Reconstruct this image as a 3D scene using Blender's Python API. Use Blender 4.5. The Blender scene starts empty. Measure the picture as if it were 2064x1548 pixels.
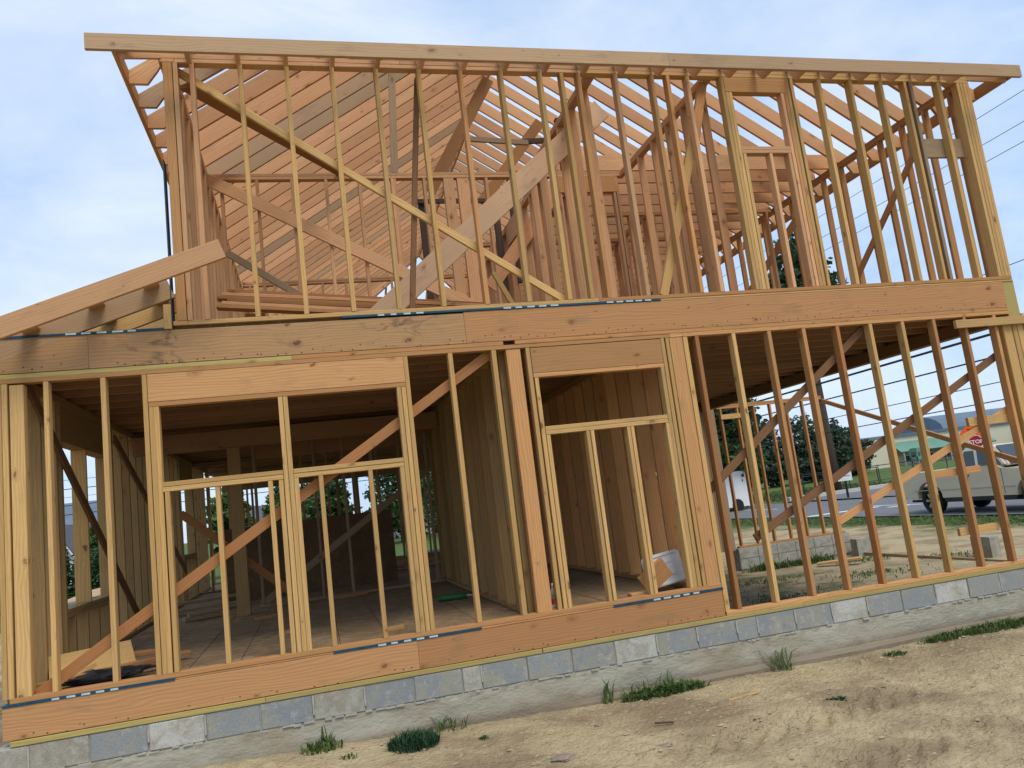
import bpy, bmesh, math, random
import numpy as np
from mathutils import Vector, Matrix, noise
random.seed(7); rng = np.random.default_rng(7)
S = bpy.context.scene
COL = S.collection

# ------------------------------------------------------------------ camera
PITCH, YAW, ROLL = 0.1488, 0.2651, -0.1224
CAM = Vector((3.177, -6.7642, 0.9926))
fwd = Vector((math.sin(YAW)*math.cos(PITCH), math.cos(YAW)*math.cos(PITCH), math.sin(PITCH)))
rt = Vector((math.cos(YAW), -math.sin(YAW), 0)); up = rt.cross(fwd)
r2 = math.cos(ROLL)*rt + math.sin(ROLL)*up; u2 = -math.sin(ROLL)*rt + math.cos(ROLL)*up
cd = bpy.data.cameras.new('camera'); cam = bpy.data.objects.new('camera', cd); COL.objects.link(cam)
cd.sensor_width = 36; cd.lens = 36*1560.24/2064; cd.clip_start = 0.05; cd.clip_end = 3000
cam.matrix_world = Matrix(((r2.x, u2.x, -fwd.x, CAM.x), (r2.y, u2.y, -fwd.y, CAM.y), (r2.z, u2.z, -fwd.z, CAM.z), (0, 0, 0, 1)))
S.camera = cam
# ------------------------------------------------------------------ sky, sun, exposure
SUN_DIR = Vector((0.20, -0.62, 1.05)).normalized()          # towards the sun
sel = math.asin(SUN_DIR.z); saz = math.atan2(SUN_DIR.x, SUN_DIR.y)
W = bpy.data.worlds.new('World'); S.world = W; W.use_nodes = True
nt = W.node_tree; nt.nodes.clear()
def N(t, kind, **kw):
    n = t.nodes.new(kind)
    for k, v in kw.items(): setattr(n, k, v)
    return n
sky = N(nt, 'ShaderNodeTexSky', sky_type='NISHITA', sun_disc=False, sun_elevation=sel, sun_rotation=saz, air_density=1.0, dust_density=1.2, ozone_density=1.0)
tc = N(nt, 'ShaderNodeTexCoord'); mp = N(nt, 'ShaderNodeMapping'); mp.inputs['Scale'].default_value = (1, 1, 2.4)
cn = N(nt, 'ShaderNodeTexNoise'); cn.inputs['Scale'].default_value = 2.1; cn.inputs['Detail'].default_value = 7; cn.inputs['Roughness'].default_value = 0.58; cn.inputs['Distortion'].default_value = 0.35
cr = N(nt, 'ShaderNodeValToRGB'); cr.color_ramp.elements[0].position = 0.36; cr.color_ramp.elements[1].position = 0.64
cr.color_ramp.elements[0].color = (0, 0, 0, 1); cr.color_ramp.elements[1].color = (1, 1, 1, 1)
mx = N(nt, 'ShaderNodeMix', data_type='RGBA')
bg = N(nt, 'ShaderNodeBackground'); bg.inputs['Strength'].default_value = 0.10
ow = N(nt, 'ShaderNodeOutputWorld')
L = nt.links.new
L(tc.outputs['Generated'], mp.inputs['Vector']); L(mp.outputs['Vector'], cn.inputs['Vector']); L(cn.outputs['Fac'], cr.inputs['Fac'])
mc = N(nt, 'ShaderNodeMix', data_type='RGBA'); mc.inputs['A'].default_value = (3.5, 4.85, 7.1, 1); mc.inputs['B'].default_value = (6.3, 7.0, 7.9, 1)
L(cr.outputs['Color'], mc.inputs['Factor']); L(mc.outputs['Result'], mx.inputs['B']); mx.inputs['Factor'].default_value = .75; L(sky.outputs['Color'], mx.inputs['A']); L(mx.outputs['Result'], bg.inputs['Color']); L(bg.outputs['Background'], ow.inputs['Surface'])
sd = bpy.data.lights.new('sun', 'SUN'); sd.energy = 1.5; sd.angle = math.radians(25); sd.color = (1, .93, .82)
so = bpy.data.objects.new('sun', sd); COL.objects.link(so); so.rotation_euler = SUN_DIR.to_track_quat('Z', 'Y').to_euler(); so.location = (-20, -30, 40)
S.view_settings.view_transform = 'Standard'; S.view_settings.look = 'None'; S.view_settings.exposure = 0.64; S.view_settings.gamma = 1.0
S.view_settings.use_curve_mapping = False
S.cycles.max_bounces = 8; S.cycles.diffuse_bounces = 4

# ------------------------------------------------------------------ material helpers
def newmat(name):
    m = bpy.data.materials.new(name); m.use_nodes = True
    t = m.node_tree; b = t.nodes['Principled BSDF']
    return m, t, b
def lk(t, a, b): t.links.new(a, b)
def math_n(t, op, a, b=None, c=None):
    n = N(t, 'ShaderNodeMath', operation=op)
    for i, v in enumerate((a, b, c)):
        if v is None: continue
        if isinstance(v, (int, float)): n.inputs[i].default_value = v
        else: lk(t, v, n.inputs[i])
    return n.outputs[0]
def mixc(t, fac, a, b):
    n = N(t, 'ShaderNodeMix', data_type='RGBA')
    for s, v in (('Factor', fac), ('A', a), ('B', b)):
        if isinstance(v, (int, float)): n.inputs[s].default_value = v
        elif isinstance(v, tuple): n.inputs[s].default_value = (*v, 1) if len(v) == 3 else v
        else: lk(t, v, n.inputs[s])
    return n.outputs['Result']
def ramp(t, fac, p0, p1):
    n = N(t, 'ShaderNodeMapRange'); n.inputs['From Min'].default_value = p0; n.inputs['From Max'].default_value = p1
    lk(t, fac, n.inputs['Value']); return n.outputs['Result']
def noise_n(t, vec, scale, detail=3, rough=.55, dist=0.0):
    n = N(t, 'ShaderNodeTexNoise'); n.inputs['Scale'].default_value = scale; n.inputs['Detail'].default_value = detail
    n.inputs['Roughness'].default_value = rough; n.inputs['Distortion'].default_value = dist
    if vec is not None: lk(t, vec, n.inputs['Vector'])
    return n.outputs['Fac']
def bump(t, b, h, strength, dist=.01):
    n = N(t, 'ShaderNodeBump'); n.inputs['Strength'].default_value = strength; n.inputs['Distance'].default_value = dist
    lk(t, h, n.inputs['Height']); lk(t, n.outputs['Normal'], b.inputs['Normal'])
def wood(name, ca, cb, dark, grain=.55, knots=.7, weather=0.0, nails=False, smudge=0.0):
    """sawn lumber: local X runs along the board"""
    m, t, b = newmat(name)
    tcn = N(t, 'ShaderNodeTexCoord'); oi = N(t, 'ShaderNodeObjectInfo')
    sep = N(t, 'ShaderNodeSeparateXYZ'); lk(t, tcn.outputs['Object'], sep.inputs[0])
    off = math_n(t, 'MULTIPLY', oi.outputs['Random'], 71.0)
    X = math_n(t, 'ADD', sep.outputs['X'], off)
    Y = math_n(t, 'ADD', sep.outputs['Y'], math_n(t, 'MULTIPLY', oi.outputs['Random'], 13.0))
    Zc = sep.outputs['Z']
    def cv(a, b_, c):
        n = N(t, 'ShaderNodeCombineXYZ')
        for i, v in enumerate((a, b_, c)):
            if isinstance(v, (int, float)): n.inputs[i].default_value = v
            else: lk(t, v, n.inputs[i])
        return n.outputs[0]
    U = math_n(t, 'ADD', Y, math_n(t, 'MULTIPLY', Zc, 1.07))
    # knots on the (length, girth) plane
    vo = N(t, 'ShaderNodeTexVoronoi', voronoi_dimensions='2D'); vo.inputs['Scale'].default_value = 4.2
    kw = math_n(t, 'MULTIPLY', math_n(t, 'SUBTRACT', noise_n(t, cv(X, U, 0), 22, 3), .5), .055)
    lk(t, cv(math_n(t, 'ADD', math_n(t, 'MULTIPLY', X, .72), kw), math_n(t, 'ADD', math_n(t, 'MULTIPLY', U, 1.15), kw), 0), vo.inputs['Vector'])
    sc = N(t, 'ShaderNodeSeparateColor'); lk(t, vo.outputs['Color'], sc.inputs[0])
    rad = math_n(t, 'MULTIPLY', math_n(t, 'POWER', sc.outputs[0], 3.2), .10)
    kd = math_n(t, 'SUBTRACT', rad, vo.outputs['Distance'])
    knot = ramp(t, kd, -.012, .022)
    halo = ramp(t, math_n(t, 'SUBTRACT', math_n(t, 'MULTIPLY', rad, 2.6), vo.outputs['Distance']), 0.0, .12)
    # grain
    wob = noise_n(t, cv(math_n(t, 'MULTIPLY', X, .9), math_n(t, 'MULTIPLY', U, 3), 0), 1.3, 2)
    g1 = noise_n(t, cv(math_n(t, 'MULTIPLY', X, 1.3), math_n(t, 'MULTIPLY', Y, 60), math_n(t, 'MULTIPLY', Zc, 60)), 1.6, 4, .6)
    wv = N(t, 'ShaderNodeTexWave', wave_type='BANDS', bands_direction='Y'); wv.inputs['Scale'].default_value = 1.0; wv.inputs['Distortion'].default_value = 1.2
    wv.inputs['Detail'].default_value = 2.0; wv.inputs['Detail Scale'].default_value = 1.0
    uu = math_n(t, 'ADD', math_n(t, 'MULTIPLY', U, 11.0), math_n(t, 'ADD', math_n(t, 'MULTIPLY', wob, 1.6), math_n(t, 'MULTIPLY', halo, .8)))
    lk(t, cv(math_n(t, 'MULTIPLY', X, .16), uu, 0), wv.inputs['Vector'])
    gr = math_n(t, 'ADD', math_n(t, 'MULTIPLY', wv.outputs['Fac'], .55), math_n(t, 'MULTIPLY', ramp(t, g1, .3, .75), .6))
    big = noise_n(t, cv(math_n(t, 'MULTIPLY', X, .7), math_n(t, 'MULTIPLY', Y, 4), math_n(t, 'MULTIPLY', Zc, 4)), 1.1, 3)
    base = mixc(t, math_n(t, 'ADD', math_n(t, 'MULTIPLY', oi.outputs['Random'], .75), math_n(t, 'MULTIPLY', big, .3)), ca, cb)
    hs = N(t, 'ShaderNodeHueSaturation'); lk(t, base, hs.inputs['Color'])
    wn = N(t, 'ShaderNodeTexWhiteNoise', noise_dimensions='1D'); lk(t, math_n(t, 'MULTIPLY', oi.outputs['Random'], 91.7), wn.inputs['W'])
    lk(t, math_n(t, 'ADD', math_n(t, 'MULTIPLY', wn.outputs['Value'], .42), .76), hs.inputs['Value']); base = hs.outputs['Color']
    dk = tuple(c*.52 for c in (ca[0]*.5+cb[0]*.5, ca[1]*.47+cb[1]*.47, ca[2]*.42+cb[2]*.42))
    c1 = mixc(t, math_n(t, 'MULTIPLY', gr, grain), base, dk)
    # blue-grey weather stain and smudges
    st = ramp(t, noise_n(t, cv(math_n(t, 'MULTIPLY', X, 1.2), math_n(t, 'MULTIPLY', Y, 3), math_n(t, 'MULTIPLY', Zc, 3)), 2.3, 5, .65), .55, .78)
    c1 = mixc(t, math_n(t, 'MULTIPLY', st, .35+weather*.5), c1, (.16, .125, .09))
    if weather: c1 = mixc(t, weather*.6, c1, (.24, .175, .11))
    c1 = mixc(t, math_n(t, 'MULTIPLY', halo, .25), c1, dark)
    c1 = mixc(t, math_n(t, 'MULTIPLY', math_n(t, 'MULTIPLY', knot, knots), math_n(t, 'ADD', math_n(t, 'MULTIPLY', sc.outputs[1], .75), .3)), c1, dark)
    if smudge:
        sm = ramp(t, noise_n(t, cv(math_n(t, 'MULTIPLY', X, 1.0), math_n(t, 'MULTIPLY', Y, 2), math_n(t, 'MULTIPLY', Zc, 2.2)), 2.6, 6, .7, .8), .54, .68)
        sm2 = ramp(t, noise_n(t, cv(math_n(t, 'MULTIPLY', X, .8), 0, 0), .9, 2), .45, .6)
        c1 = mixc(t, math_n(t, 'MULTIPLY', math_n(t, 'MULTIPLY', sm, sm2), smudge), c1, (.055, .047, .042))
    if nails:    # nail heads and small dark marks near both edges of wide rim boards
        vn = N(t, 'ShaderNodeTexVoronoi', voronoi_dimensions='2D'); vn.inputs['Scale'].default_value = 1.0
        lk(t, cv(math_n(t, 'MULTIPLY', X, 11.0), math_n(t, 'MULTIPLY', Zc, 13.0), 0), vn.inputs['Vector'])
        edge = ramp(t, Zc, -.072, -.088)
        nl = math_n(t, 'MULTIPLY', math_n(t, 'LESS_THAN', vn.outputs['Distance'], .085), edge)
        c1 = mixc(t, math_n(t, 'MULTIPLY', nl, .85), c1, (.05, .04, .035))
    lk(t, c1, b.inputs['Base Color'])
    b.inputs['Roughness'].default_value = .78; b.inputs['Specular IOR Level'].default_value = .2
    bump(t, b, gr, .25, .002)
    return m
def flat(name, col, rough=.7, var=.15, scale=6, metal=0, spec=.3, bmp=0.0):
    m, t, b = newmat(name)
    tcn = N(t, 'ShaderNodeTexCoord')
    f = noise_n(t, tcn.outputs['Object'], scale, 5, .6)
    lk(t, mixc(t, ramp(t, f, .25, .75), tuple(c*(1-var) for c in col), tuple(min(1, c*(1+var)) for c in col)), b.inputs['Base Color'])
    b.inputs['Roughness'].default_value = rough; b.inputs['Metallic'].default_value = metal; b.inputs['Specular IOR Level'].default_value = spec
    if bmp: bump(t, b, f, bmp, .01)
    return m
M = {}
M['spf'] = wood('wood_spruce', (.65, .42, .175), (.56, .33, .12), (.17, .08, .035), .5, .9)
M['fir'] = wood('wood_fir', (.52, .245, .092), (.60, .33, .14), (.17, .07, .035), .5)
M['raf'] = wood('wood_rafter', (.66, .335, .165), (.69, .41, .215), (.20, .08, .045), .48, .8)
M['rim'] = wood('wood_rim', (.49, .235, .092), (.55, .295, .128), (.16, .06, .03), .5, .9, .16, True)
M['rims'] = wood('wood_rim_smudged', (.43, .235, .105), (.49, .29, .14), (.13, .05, .03), .5, .9, .25, True, .85)
M['hdr'] = wood('wood_header', (.52, .265, .105), (.56, .32, .145), (.17, .065, .03), .45, .8)
M['treat'] = wood('wood_treated', (.45, .36, .12), (.52, .40, .155), (.20, .14, .06), .45)
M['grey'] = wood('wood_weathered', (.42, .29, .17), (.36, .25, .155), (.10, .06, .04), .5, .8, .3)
M['dark'] = wood('wood_dark', (.075, .05, .035), (.10, .065, .045), (.02, .015, .01), .5)
M['fasc'] = wood('wood_fascia', (.46, .295, .165), (.50, .335, .20), (.16, .09, .06), .4, .7, .12)
M['pale'] = wood('wood_pale_plank', (.78, .49, .29), (.80, .53, .33), (.25, .11, .06), .35, .5)
M['spf_shade'] = wood('wood_spruce_shaded', (.42, .275, .12), (.35, .215, .088), (.15, .08, .04), .45)  # same spruce darkened: indoor shade put into the colour
M['joist'] = wood('wood_joist', (.36, .19, .10), (.42, .24, .13), (.10, .05, .03), .5)
M['brown'] = wood('wood_shade_brown', (.20, .10, .048), (.25, .13, .065), (.07, .03, .015), .5)  # shade on the braces put into the colour; one dark board shares it
M['orange'] = wood('wood_orange', (.42, .185, .068), (.46, .225, .09), (.17, .07, .03), .5)

# ------------------------------------------------------------------ object helpers
WM = {}
def tag(o, label=None, cat=None, group=None, kind=None):
    if label: o['label'] = label
    if cat: o['category'] = cat
    if group: o['group'] = group
    if kind: o['kind'] = kind
    return o
def put(name, mesh, parent=None, mat4=None):
    o = bpy.data.objects.new(name, mesh); COL.objects.link(o)
    mw = mat4 if mat4 is not None else Matrix()
    if parent is not None:
        o.parent = parent; o.matrix_parent_inverse = WM[parent.name].inverted()
    o.matrix_basis = mw; WM[o.name] = mw.copy()
    return o
def empty(name, loc, label, cat, group=None):
    o = put(name, None, None, Matrix.Translation(loc)); o.empty_display_size = .3
    return tag(o, label, cat, group)
CACHE = {}
def lumber_mesh(Lx, a, b, mat, ch=.0025):
    """board along local X, a = size on Y, b = size on Z, eased edges"""
    k = (round(Lx, 3), round(a, 3), round(b, 3), mat)
    if k in CACHE: return CACHE[k]
    y, z = a/2, b/2; c = min(ch, y*.4, z*.4)
    prof = [(-y+c, -z), (y-c, -z), (y, -z+c), (y, z-c), (y-c, z), (-y+c, z), (-y, z-c), (-y, -z+c)]
    V = [(-Lx/2, p[0], p[1]) for p in prof] + [(Lx/2, p[0], p[1]) for p in prof]
    F = [(i, (i+1) % 8, 8+(i+1) % 8, 8+i) for i in range(8)] + [tuple(range(7, -1, -1)), tuple(range(8, 16))]
    me = bpy.data.meshes.new('board'); me.from_pydata(V, [], F)
    me.materials.append(M[mat]); me.update(); CACHE[k] = me
    return me
AX = {'X': Matrix(((1, 0, 0), (0, 1, 0), (0, 0, 1))), 'Y': Matrix(((0, -1, 0), (1, 0, 0), (0, 0, 1))), 'Z': Matrix(((0, 0, -1), (0, 1, 0), (1, 0, 0)))}
FAR = []
def box(parent, name, x0, x1, y0, y1, z0, z1, mat='spf', axis=None, jit=.0025):
    if name == 'stud' and y0 > 7.6:
        FAR.append((x0, x1, y0, y1, z0, z1)); return None
    d = (x1-x0, y1-y0, z1-z0)
    if axis is None: axis = 'XYZ'[max(range(3), key=lambda i: d[i])]
    Lx, a, b = {'X': (d[0], d[1], d[2]), 'Y': (d[1], d[0], d[2]), 'Z': (d[2], d[1], d[0])}[axis]
    me = lumber_mesh(Lx-.001, a-.001, b-.001, mat)
    R = AX[axis].to_4x4()
    j = Vector((random.uniform(-jit, jit)*.4, random.uniform(-jit, jit), 0)) if axis != 'X' else Vector((0, random.uniform(-jit, jit), random.uniform(-jit, jit)*.3))
    tw = Matrix.Rotation(random.uniform(-jit, jit)*.8, 4, 'X') if jit else Matrix()
    return put(name, me, parent, Matrix.Translation(Vector(((x0+x1)/2, (y0+y1)/2, (z0+z1)/2))+j) @ R @ tw)
def board(parent, name, p0, p1, a, b, mat='spf', ref=(0, 1, 0)):
    """board between two points; a = thickness along ref (roughly), b = width"""
    p0, p1 = Vector(p0), Vector(p1); ex = (p1-p0).normalized(); ey = Vector(ref); ez = ex.cross(ey).normalized(); ey = ez.cross(ex)
    R = Matrix((ex, ey, ez)).transposed().to_4x4()
    return put(name, lumber_mesh((p1-p0).length, a, b, mat), parent, Matrix.Translation((p0+p1)/2) @ R)
def mk(name, V, F, mat, parent=None, smooth=False, centre=True):
    V = np.asarray(V, float); c = (V.min(0)+V.max(0))/2 if centre else np.zeros(3)
    if centre: c[2] = V[:, 2].min()
    me = bpy.data.meshes.new(name); me.from_pydata((V-c).tolist(), [], F); me.update()
    mats = mat if isinstance(mat, list) else [mat]
    for m_ in mats: me.materials.append(M[m_] if isinstance(m_, str) else m_)
    if smooth: me.polygons.foreach_set('use_smooth', [True]*len(me.polygons))
    return put(name, me, parent, Matrix.Translation(c))
def boxVF(x0, x1, y0, y1, z0, z1, n=0):
    V = [(x0, y0, z0), (x1, y0, z0), (x1, y1, z0), (x0, y1, z0), (x0, y0, z1), (x1, y0, z1), (x1, y1, z1), (x0, y1, z1)]
    F = [(0, 3, 2, 1), (4, 5, 6, 7), (0, 1, 5, 4), (1, 2, 6, 5), (2, 3, 7, 6), (3, 0, 4, 7)]
    return V, [tuple(i+n for i in f) for f in F]
def multi(boxes):
    V, F = [], []
    for bx in boxes:
        v, f = boxVF(*bx, len(V)); V += v; F += f
    return V, F
def prism(poly, axis, a0, a1):
    """extrude a 2-D polygon: axis 'x': (y,z); 'y': (x,z); 'z': (x,y)"""
    n = len(poly)
    f = {'x': lambda p, a: (a, p[0], p[1]), 'y': lambda p, a: (p[0], a, p[1]), 'z': lambda p, a: (p[0], p[1], a)}[axis]
    V = [f(p, a0) for p in poly]+[f(p, a1) for p in poly]
    F = [(i, (i+1) % n, n+(i+1) % n, n+i) for i in range(n)]+[tuple(range(n-1, -1, -1)), tuple(range(n, 2*n))]
    return V, F
def fixn(o):
    bm = bmesh.new(); bm.from_mesh(o.data); bmesh.ops.recalc_face_normals(bm, faces=bm.faces); bm.to_mesh(o.data); bm.free(); return o
def cyl(p0, p1, r0, r1=None, n=10):
    r1 = r0 if r1 is None else r1
    p0, p1 = Vector(p0), Vector(p1); d = (p1-p0).normalized(); a = d.orthogonal().normalized(); b = d.cross(a)
    V = [tuple(p+rr*(math.cos(2*math.pi*i/n)*a+math.sin(2*math.pi*i/n)*b)) for p, rr in ((p0, r0), (p1, r1)) for i in range(n)]
    F = [(i, (i+1) % n, n+(i+1) % n, n+i) for i in range(n)]+[tuple(range(n-1, -1, -1)), tuple(range(n, 2*n))]
    return V, F
def join(parts):
    V, F = [], []
    for v, f in parts:
        k = len(V); V += list(v); F += [tuple(i+k for i in g) for g in f]
    return V, F

# ------------------------------------------------------------------ ground, road
def mat_ground():
    m, t, b = newmat('ground_sand_and_grass'); tcn = N(t, 'ShaderNodeTexCoord'); ge = N(t, 'ShaderNodeNewGeometry')
    P = ge.outputs['Position']; sep = N(t, 'ShaderNodeSeparateXYZ'); lk(t, P, sep.inputs[0])
    n1 = noise_n(t, P, 1.1, 6, .62); n2 = noise_n(t, P, 7.0, 6, .65); n3 = noise_n(t, P, 38.0, 4, .6)
    sand = mixc(t, ramp(t, n2, .3, .72), (.50, .41, .25), (.395, .32, .19))
    sand = mixc(t, math_n(t, 'MULTIPLY', ramp(t, n1, .44, .62), .8), sand, (.235, .175, .11))
    sand = mixc(t, math_n(t, 'MULTIPLY', ramp(t, n3, .60, .72), .55), sand, (.20, .15, .10))
    vo = N(t, 'ShaderNodeTexVoronoi'); vo.inputs['Scale'].default_value = 26; lk(t, P, vo.inputs['Vector'])
    sand = mixc(t, math_n(t, 'MULTIPLY', ramp(t, vo.outputs['Distance'], .16, .08), ramp(t, n2, .5, .6)), sand, (.30, .25, .19))
    # grass beyond the building lot
    wob = math_n(t, 'MULTIPLY', math_n(t, 'SUBTRACT', noise_n(t, P, .55, 5, .6), .5), 5.0)
    gx = ramp(t, math_n(t, 'ADD', sep.outputs['X'], wob), 18.0, 19.3)
    gy = ramp(t, math_n(t, 'ADD', sep.outputs['Y'], wob), 17.0, 19.0)
    gl = ramp(t, math_n(t, 'ADD', sep.outputs['X'], wob), -7.0, -9.0)
    gm = math_n(t, 'MAXIMUM', gx, math_n(t, 'MAXIMUM', gy, gl))
    # weedy patches in the open bay
    inb = math_n(t, 'MULTIPLY', math_n(t, 'MULTIPLY', ramp(t, sep.outputs['Y'], .15, .5), ramp(t, sep.outputs['Y'], 8.5, 7.0)), ramp(t, noise_n(t, P, 1.7, 5, .65), .50, .62))
    inb = math_n(t, 'MULTIPLY', inb, ramp(t, sep.outputs['X'], 14.5, 11.5))
    green = mixc(t, ramp(t, noise_n(t, P, 2.4, 6, .7), .3, .7), (.06, .10, .028), (.125, .165, .06))
    bay_tone = math_n(t, 'MULTIPLY', ramp(t, sep.outputs['Y'], .2, .6), ramp(t, sep.outputs['Y'], 8.0, 6.5))
    bay_tone = math_n(t, 'MULTIPLY', bay_tone, ramp(t, sep.outputs['X'], 14.0, 11.0))
    sand = mixc(t, math_n(t, 'MULTIPLY', bay_tone, .45), sand, (.22, .165, .115))  # browner, darker ground inside the bay
    c = mixc(t, gm, sand, green); c = mixc(t, math_n(t, 'MULTIPLY', inb, .75), c, (.06, .10, .03))
    lk(t, c, b.inputs['Base Color']); b.inputs['Roughness'].default_value = .95; b.inputs['Specular IOR Level'].default_value = .08
    h = math_n(t, 'ADD', math_n(t, 'MULTIPLY', n2, 1.0), math_n(t, 'ADD', math_n(t, 'MULTIPLY', n3, .5), math_n(t, 'MULTIPLY', vo.outputs['Distance'], .25)))
    bump(t, b, h, 1.0, .05)
    return m
M['ground'] = mat_ground()
def gz(x, y):
    """terrain height"""
    z = -.845
    z += .125*math.exp(-((x-2.0)/2.2)**2)*math.exp(-(min(y+.1, 0)/1.1)**2) * (1 if y < .2 else .0)
    z -= .012*max(0, x-9) if x < 18 else .108
    if y > 3: z -= min(.05, .01*(y-3))
    if x > 20.2: z = min(z, -.975)
    if x > 52: z += min(.5, (x-52)*.03)
    if x < -6 or y > 22: z += 0.0
    return z
def ground_detail(x, y):
    v = Vector((x, y, 0))
    h = .022*(noise.fractal(v*.55, 1, 2, 4)) + .012*noise.fractal(v*2.6, 1, 2, 3)+.006*noise.noise(v*9)+.006*abs(noise.noise(v*17))
    # lugged tyre tracks running along the facade
    for yc, wd, a in ((-1.38, .27, 1.0), (-2.25, .30, 1.0), (-3.3, .3, .8)):
        yy = y - (yc + .06*math.sin(x*.8) + .07*(x-6)); e = math.exp(-(yy/wd)**4)
        ph = (x + .8*abs(yy))*(2*math.pi/.20)+.6*noise.noise(v*1.7)
        gate = max(.25, min(1, 1.5*(noise.noise(Vector((x*.55, yc*3, 3)))+.6)))*max(0, min(1, (x-4.4)/1.0))
        h += a*e*gate*(-.014 + .020*math.tanh(3.0*math.sin(ph))*(.85+.5*noise.noise(v*4)))
        h += a*gate*.014*math.exp(-((abs(yy)-wd*1.2)/.08)**2)*(1+.8*noise.noise(v*6))
    # clods
    n = noise.noise(v*6.2+Vector((7, 3, 0)))
    if n > .36: h += (n-.36)*.07
    return h
def axis_coords(lo, hi, fine, outer):
    a = list(np.arange(lo, hi+1e-6, fine)); s = fine; x = lo
    left = []
    while x > -outer: s *= 1.25; x -= s; left.append(x)
    s = fine; x = a[-1]; right = []
    while x < outer: s *= 1.16; x += s; right.append(x)
    return left[::-1]+a+right
gxs = axis_coords(1.2, 10.4, .032, 700); gys = axis_coords(-3.4, .12, .032, 700)
V = []; nx, ny = len(gxs), len(gys)
for y in gys:
    for x in gxs:
        z = gz(x, y)
        if -8 < x < 20.0 and -12 < y < 16:
            fade = min(1, (20.0-x)/1.5, (x+8)/3)
            if y > -.05: fade *= .5 if y < 9 else .6
            z += ground_detail(x, y)*fade
            if -.25 < y < .05: z += .0
        V.append((x, y, z))
F = [(j*nx+i, j*nx+i+1, (j+1)*nx+i+1, (j+1)*nx+i) for j in range(ny-1) for i in range(nx-1)]
g = mk('ground', V, F, 'ground', None, True, False); tag(g, kind='structure')
def mat_road(name, c0, c1):
    m, t, b = newmat(name); ge = N(t, 'ShaderNodeNewGeometry'); P = ge.outputs['Position']
    lk(t, mixc(t, ramp(t, noise_n(t, P, .8, 6, .7), .3, .7), c0, c1), b.inputs['Base Color']); b.inputs['Roughness'].default_value = .9
    bump(t, b, noise_n(t, P, 60, 3), .3, .01); return m
M['asphalt'] = mat_road('asphalt', (.115, .118, .128), (.15, .152, .16)); M['concrete'] = mat_road('concrete_path', (.42, .41, .39), (.52, .51, .48))
M['paint'] = flat('road_paint', (.78, .78, .76), .7, .12, 3)
def sheet(name, pts, z, mat, kind='structure', parent=None):
    o = mk(name, [(x, y, z) for x, y in pts], [tuple(range(len(pts)))], mat, parent)
    if kind and not parent: tag(o, kind=kind)
    return o
road = sheet('road', [(21.0, -120), (29.6, -120), (29.6, 22), (28.2, 27.4), (27.0, 300), (20.8, 300), (21.0, 60)], -.955, 'asphalt')
sheet('road_marking', [(21.2, 19.25), (24.4, 19.25), (24.4, 19.6), (21.2, 19.6)], -.950, 'paint', None, road)
for y0 in (-40, -30, -20, -10, 0, 8, 17.6, 27, 36, 45):
    sheet('road_marking', [(24.75, y0), (24.87, y0), (24.87, y0+3), (24.75, y0+3)], -.950, 'paint', None, road)
sheet('road_marking', [(23.9, 18.2), (24.6, 17.9), (24.66, 18.15), (23.95, 18.5)], -.946, 'paint', None, road)
drv = sheet('side_road', [(29.6, 24), (90, 33), (90, 38.5), (29.0, 33)], -.94, 'asphalt')
V, F = prism([(29.5, 32.9), (90, 38.4), (90, 38.9), (29.5, 33.4)], 'z', -.95, -.74); o = mk('kerb', V, F, 'concrete'); tag(o, kind='structure')
V, F = prism([(29.8, 23.6), (90, 32.5), (90, 33.0), (29.8, 24.1)], 'z', -.95, -.76); o = mk('kerb', V, F, 'concrete'); tag(o, kind='structure')
#@@MAIN
# ------------------------------------------------------------------ house frame
SP = .4064; T = .038; D4 = .089; D6 = .14
XL, XR, XU, DEP, RD = .851, 10.98, 2.17, 12.2, 18.4
house = empty('house_frame', (5.9, 0, -.85), 'unfinished two storey house frame of bare lumber on a concrete block foundation', 'house')
def mat_block(name, c0, c1, stain):
    m, t, b = newmat(name); tcn = N(t, 'ShaderNodeTexCoord'); oi = N(t, 'ShaderNodeObjectInfo')
    n = N(t, 'ShaderNodeVectorMath', operation='ADD'); lk(t, tcn.outputs['Object'], n.inputs[0])
    cx = N(t, 'ShaderNodeCombineXYZ'); lk(t, math_n(t, 'MULTIPLY', oi.outputs['Random'], 40.0), cx.inputs[0]); lk(t, cx.outputs[0], n.inputs[1])
    P = n.outputs[0]
    f = noise_n(t, P, 7, 6, .68, .5)
    c = mixc(t, oi.outputs['Random'], c0, c1)
    c = mixc(t, ramp(t, f, .44, .60), c, stain)
    c = mixc(t, math_n(t, 'MULTIPLY', ramp(t, noise_n(t, P, 16, 5, .7), .56, .66), .6), c, (.43, .42, .38))
    c = mixc(t, math_n(t, 'MULTIPLY', ramp(t, noise_n(t, P, 90, 2), .45, .7), .28), c, (.12, .12, .12))
    lk(t, c, b.inputs['Base Color']); b.inputs['Roughness'].default_value = .95; b.inputs['Specular IOR Level'].default_value = .1
    bump(t, b, math_n(t, 'ADD', math_n(t, 'MULTIPLY', noise_n(t, P, 110, 3), .6), f), .6, .006)
    return m
M['blockb'] = mat_block('block_blue_grey', (.225, .245, .262), (.275, .29, .29), (.31, .30, .245))
M['blockt'] = mat_block('block_tan_grey', (.36, .35, .295), (.41, .40, .35), (.29, .27, .21))
M['blockw'] = mat_block('block_smeared', (.46, .46, .43), (.50, .49, .45), (.36, .34, .27))
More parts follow.
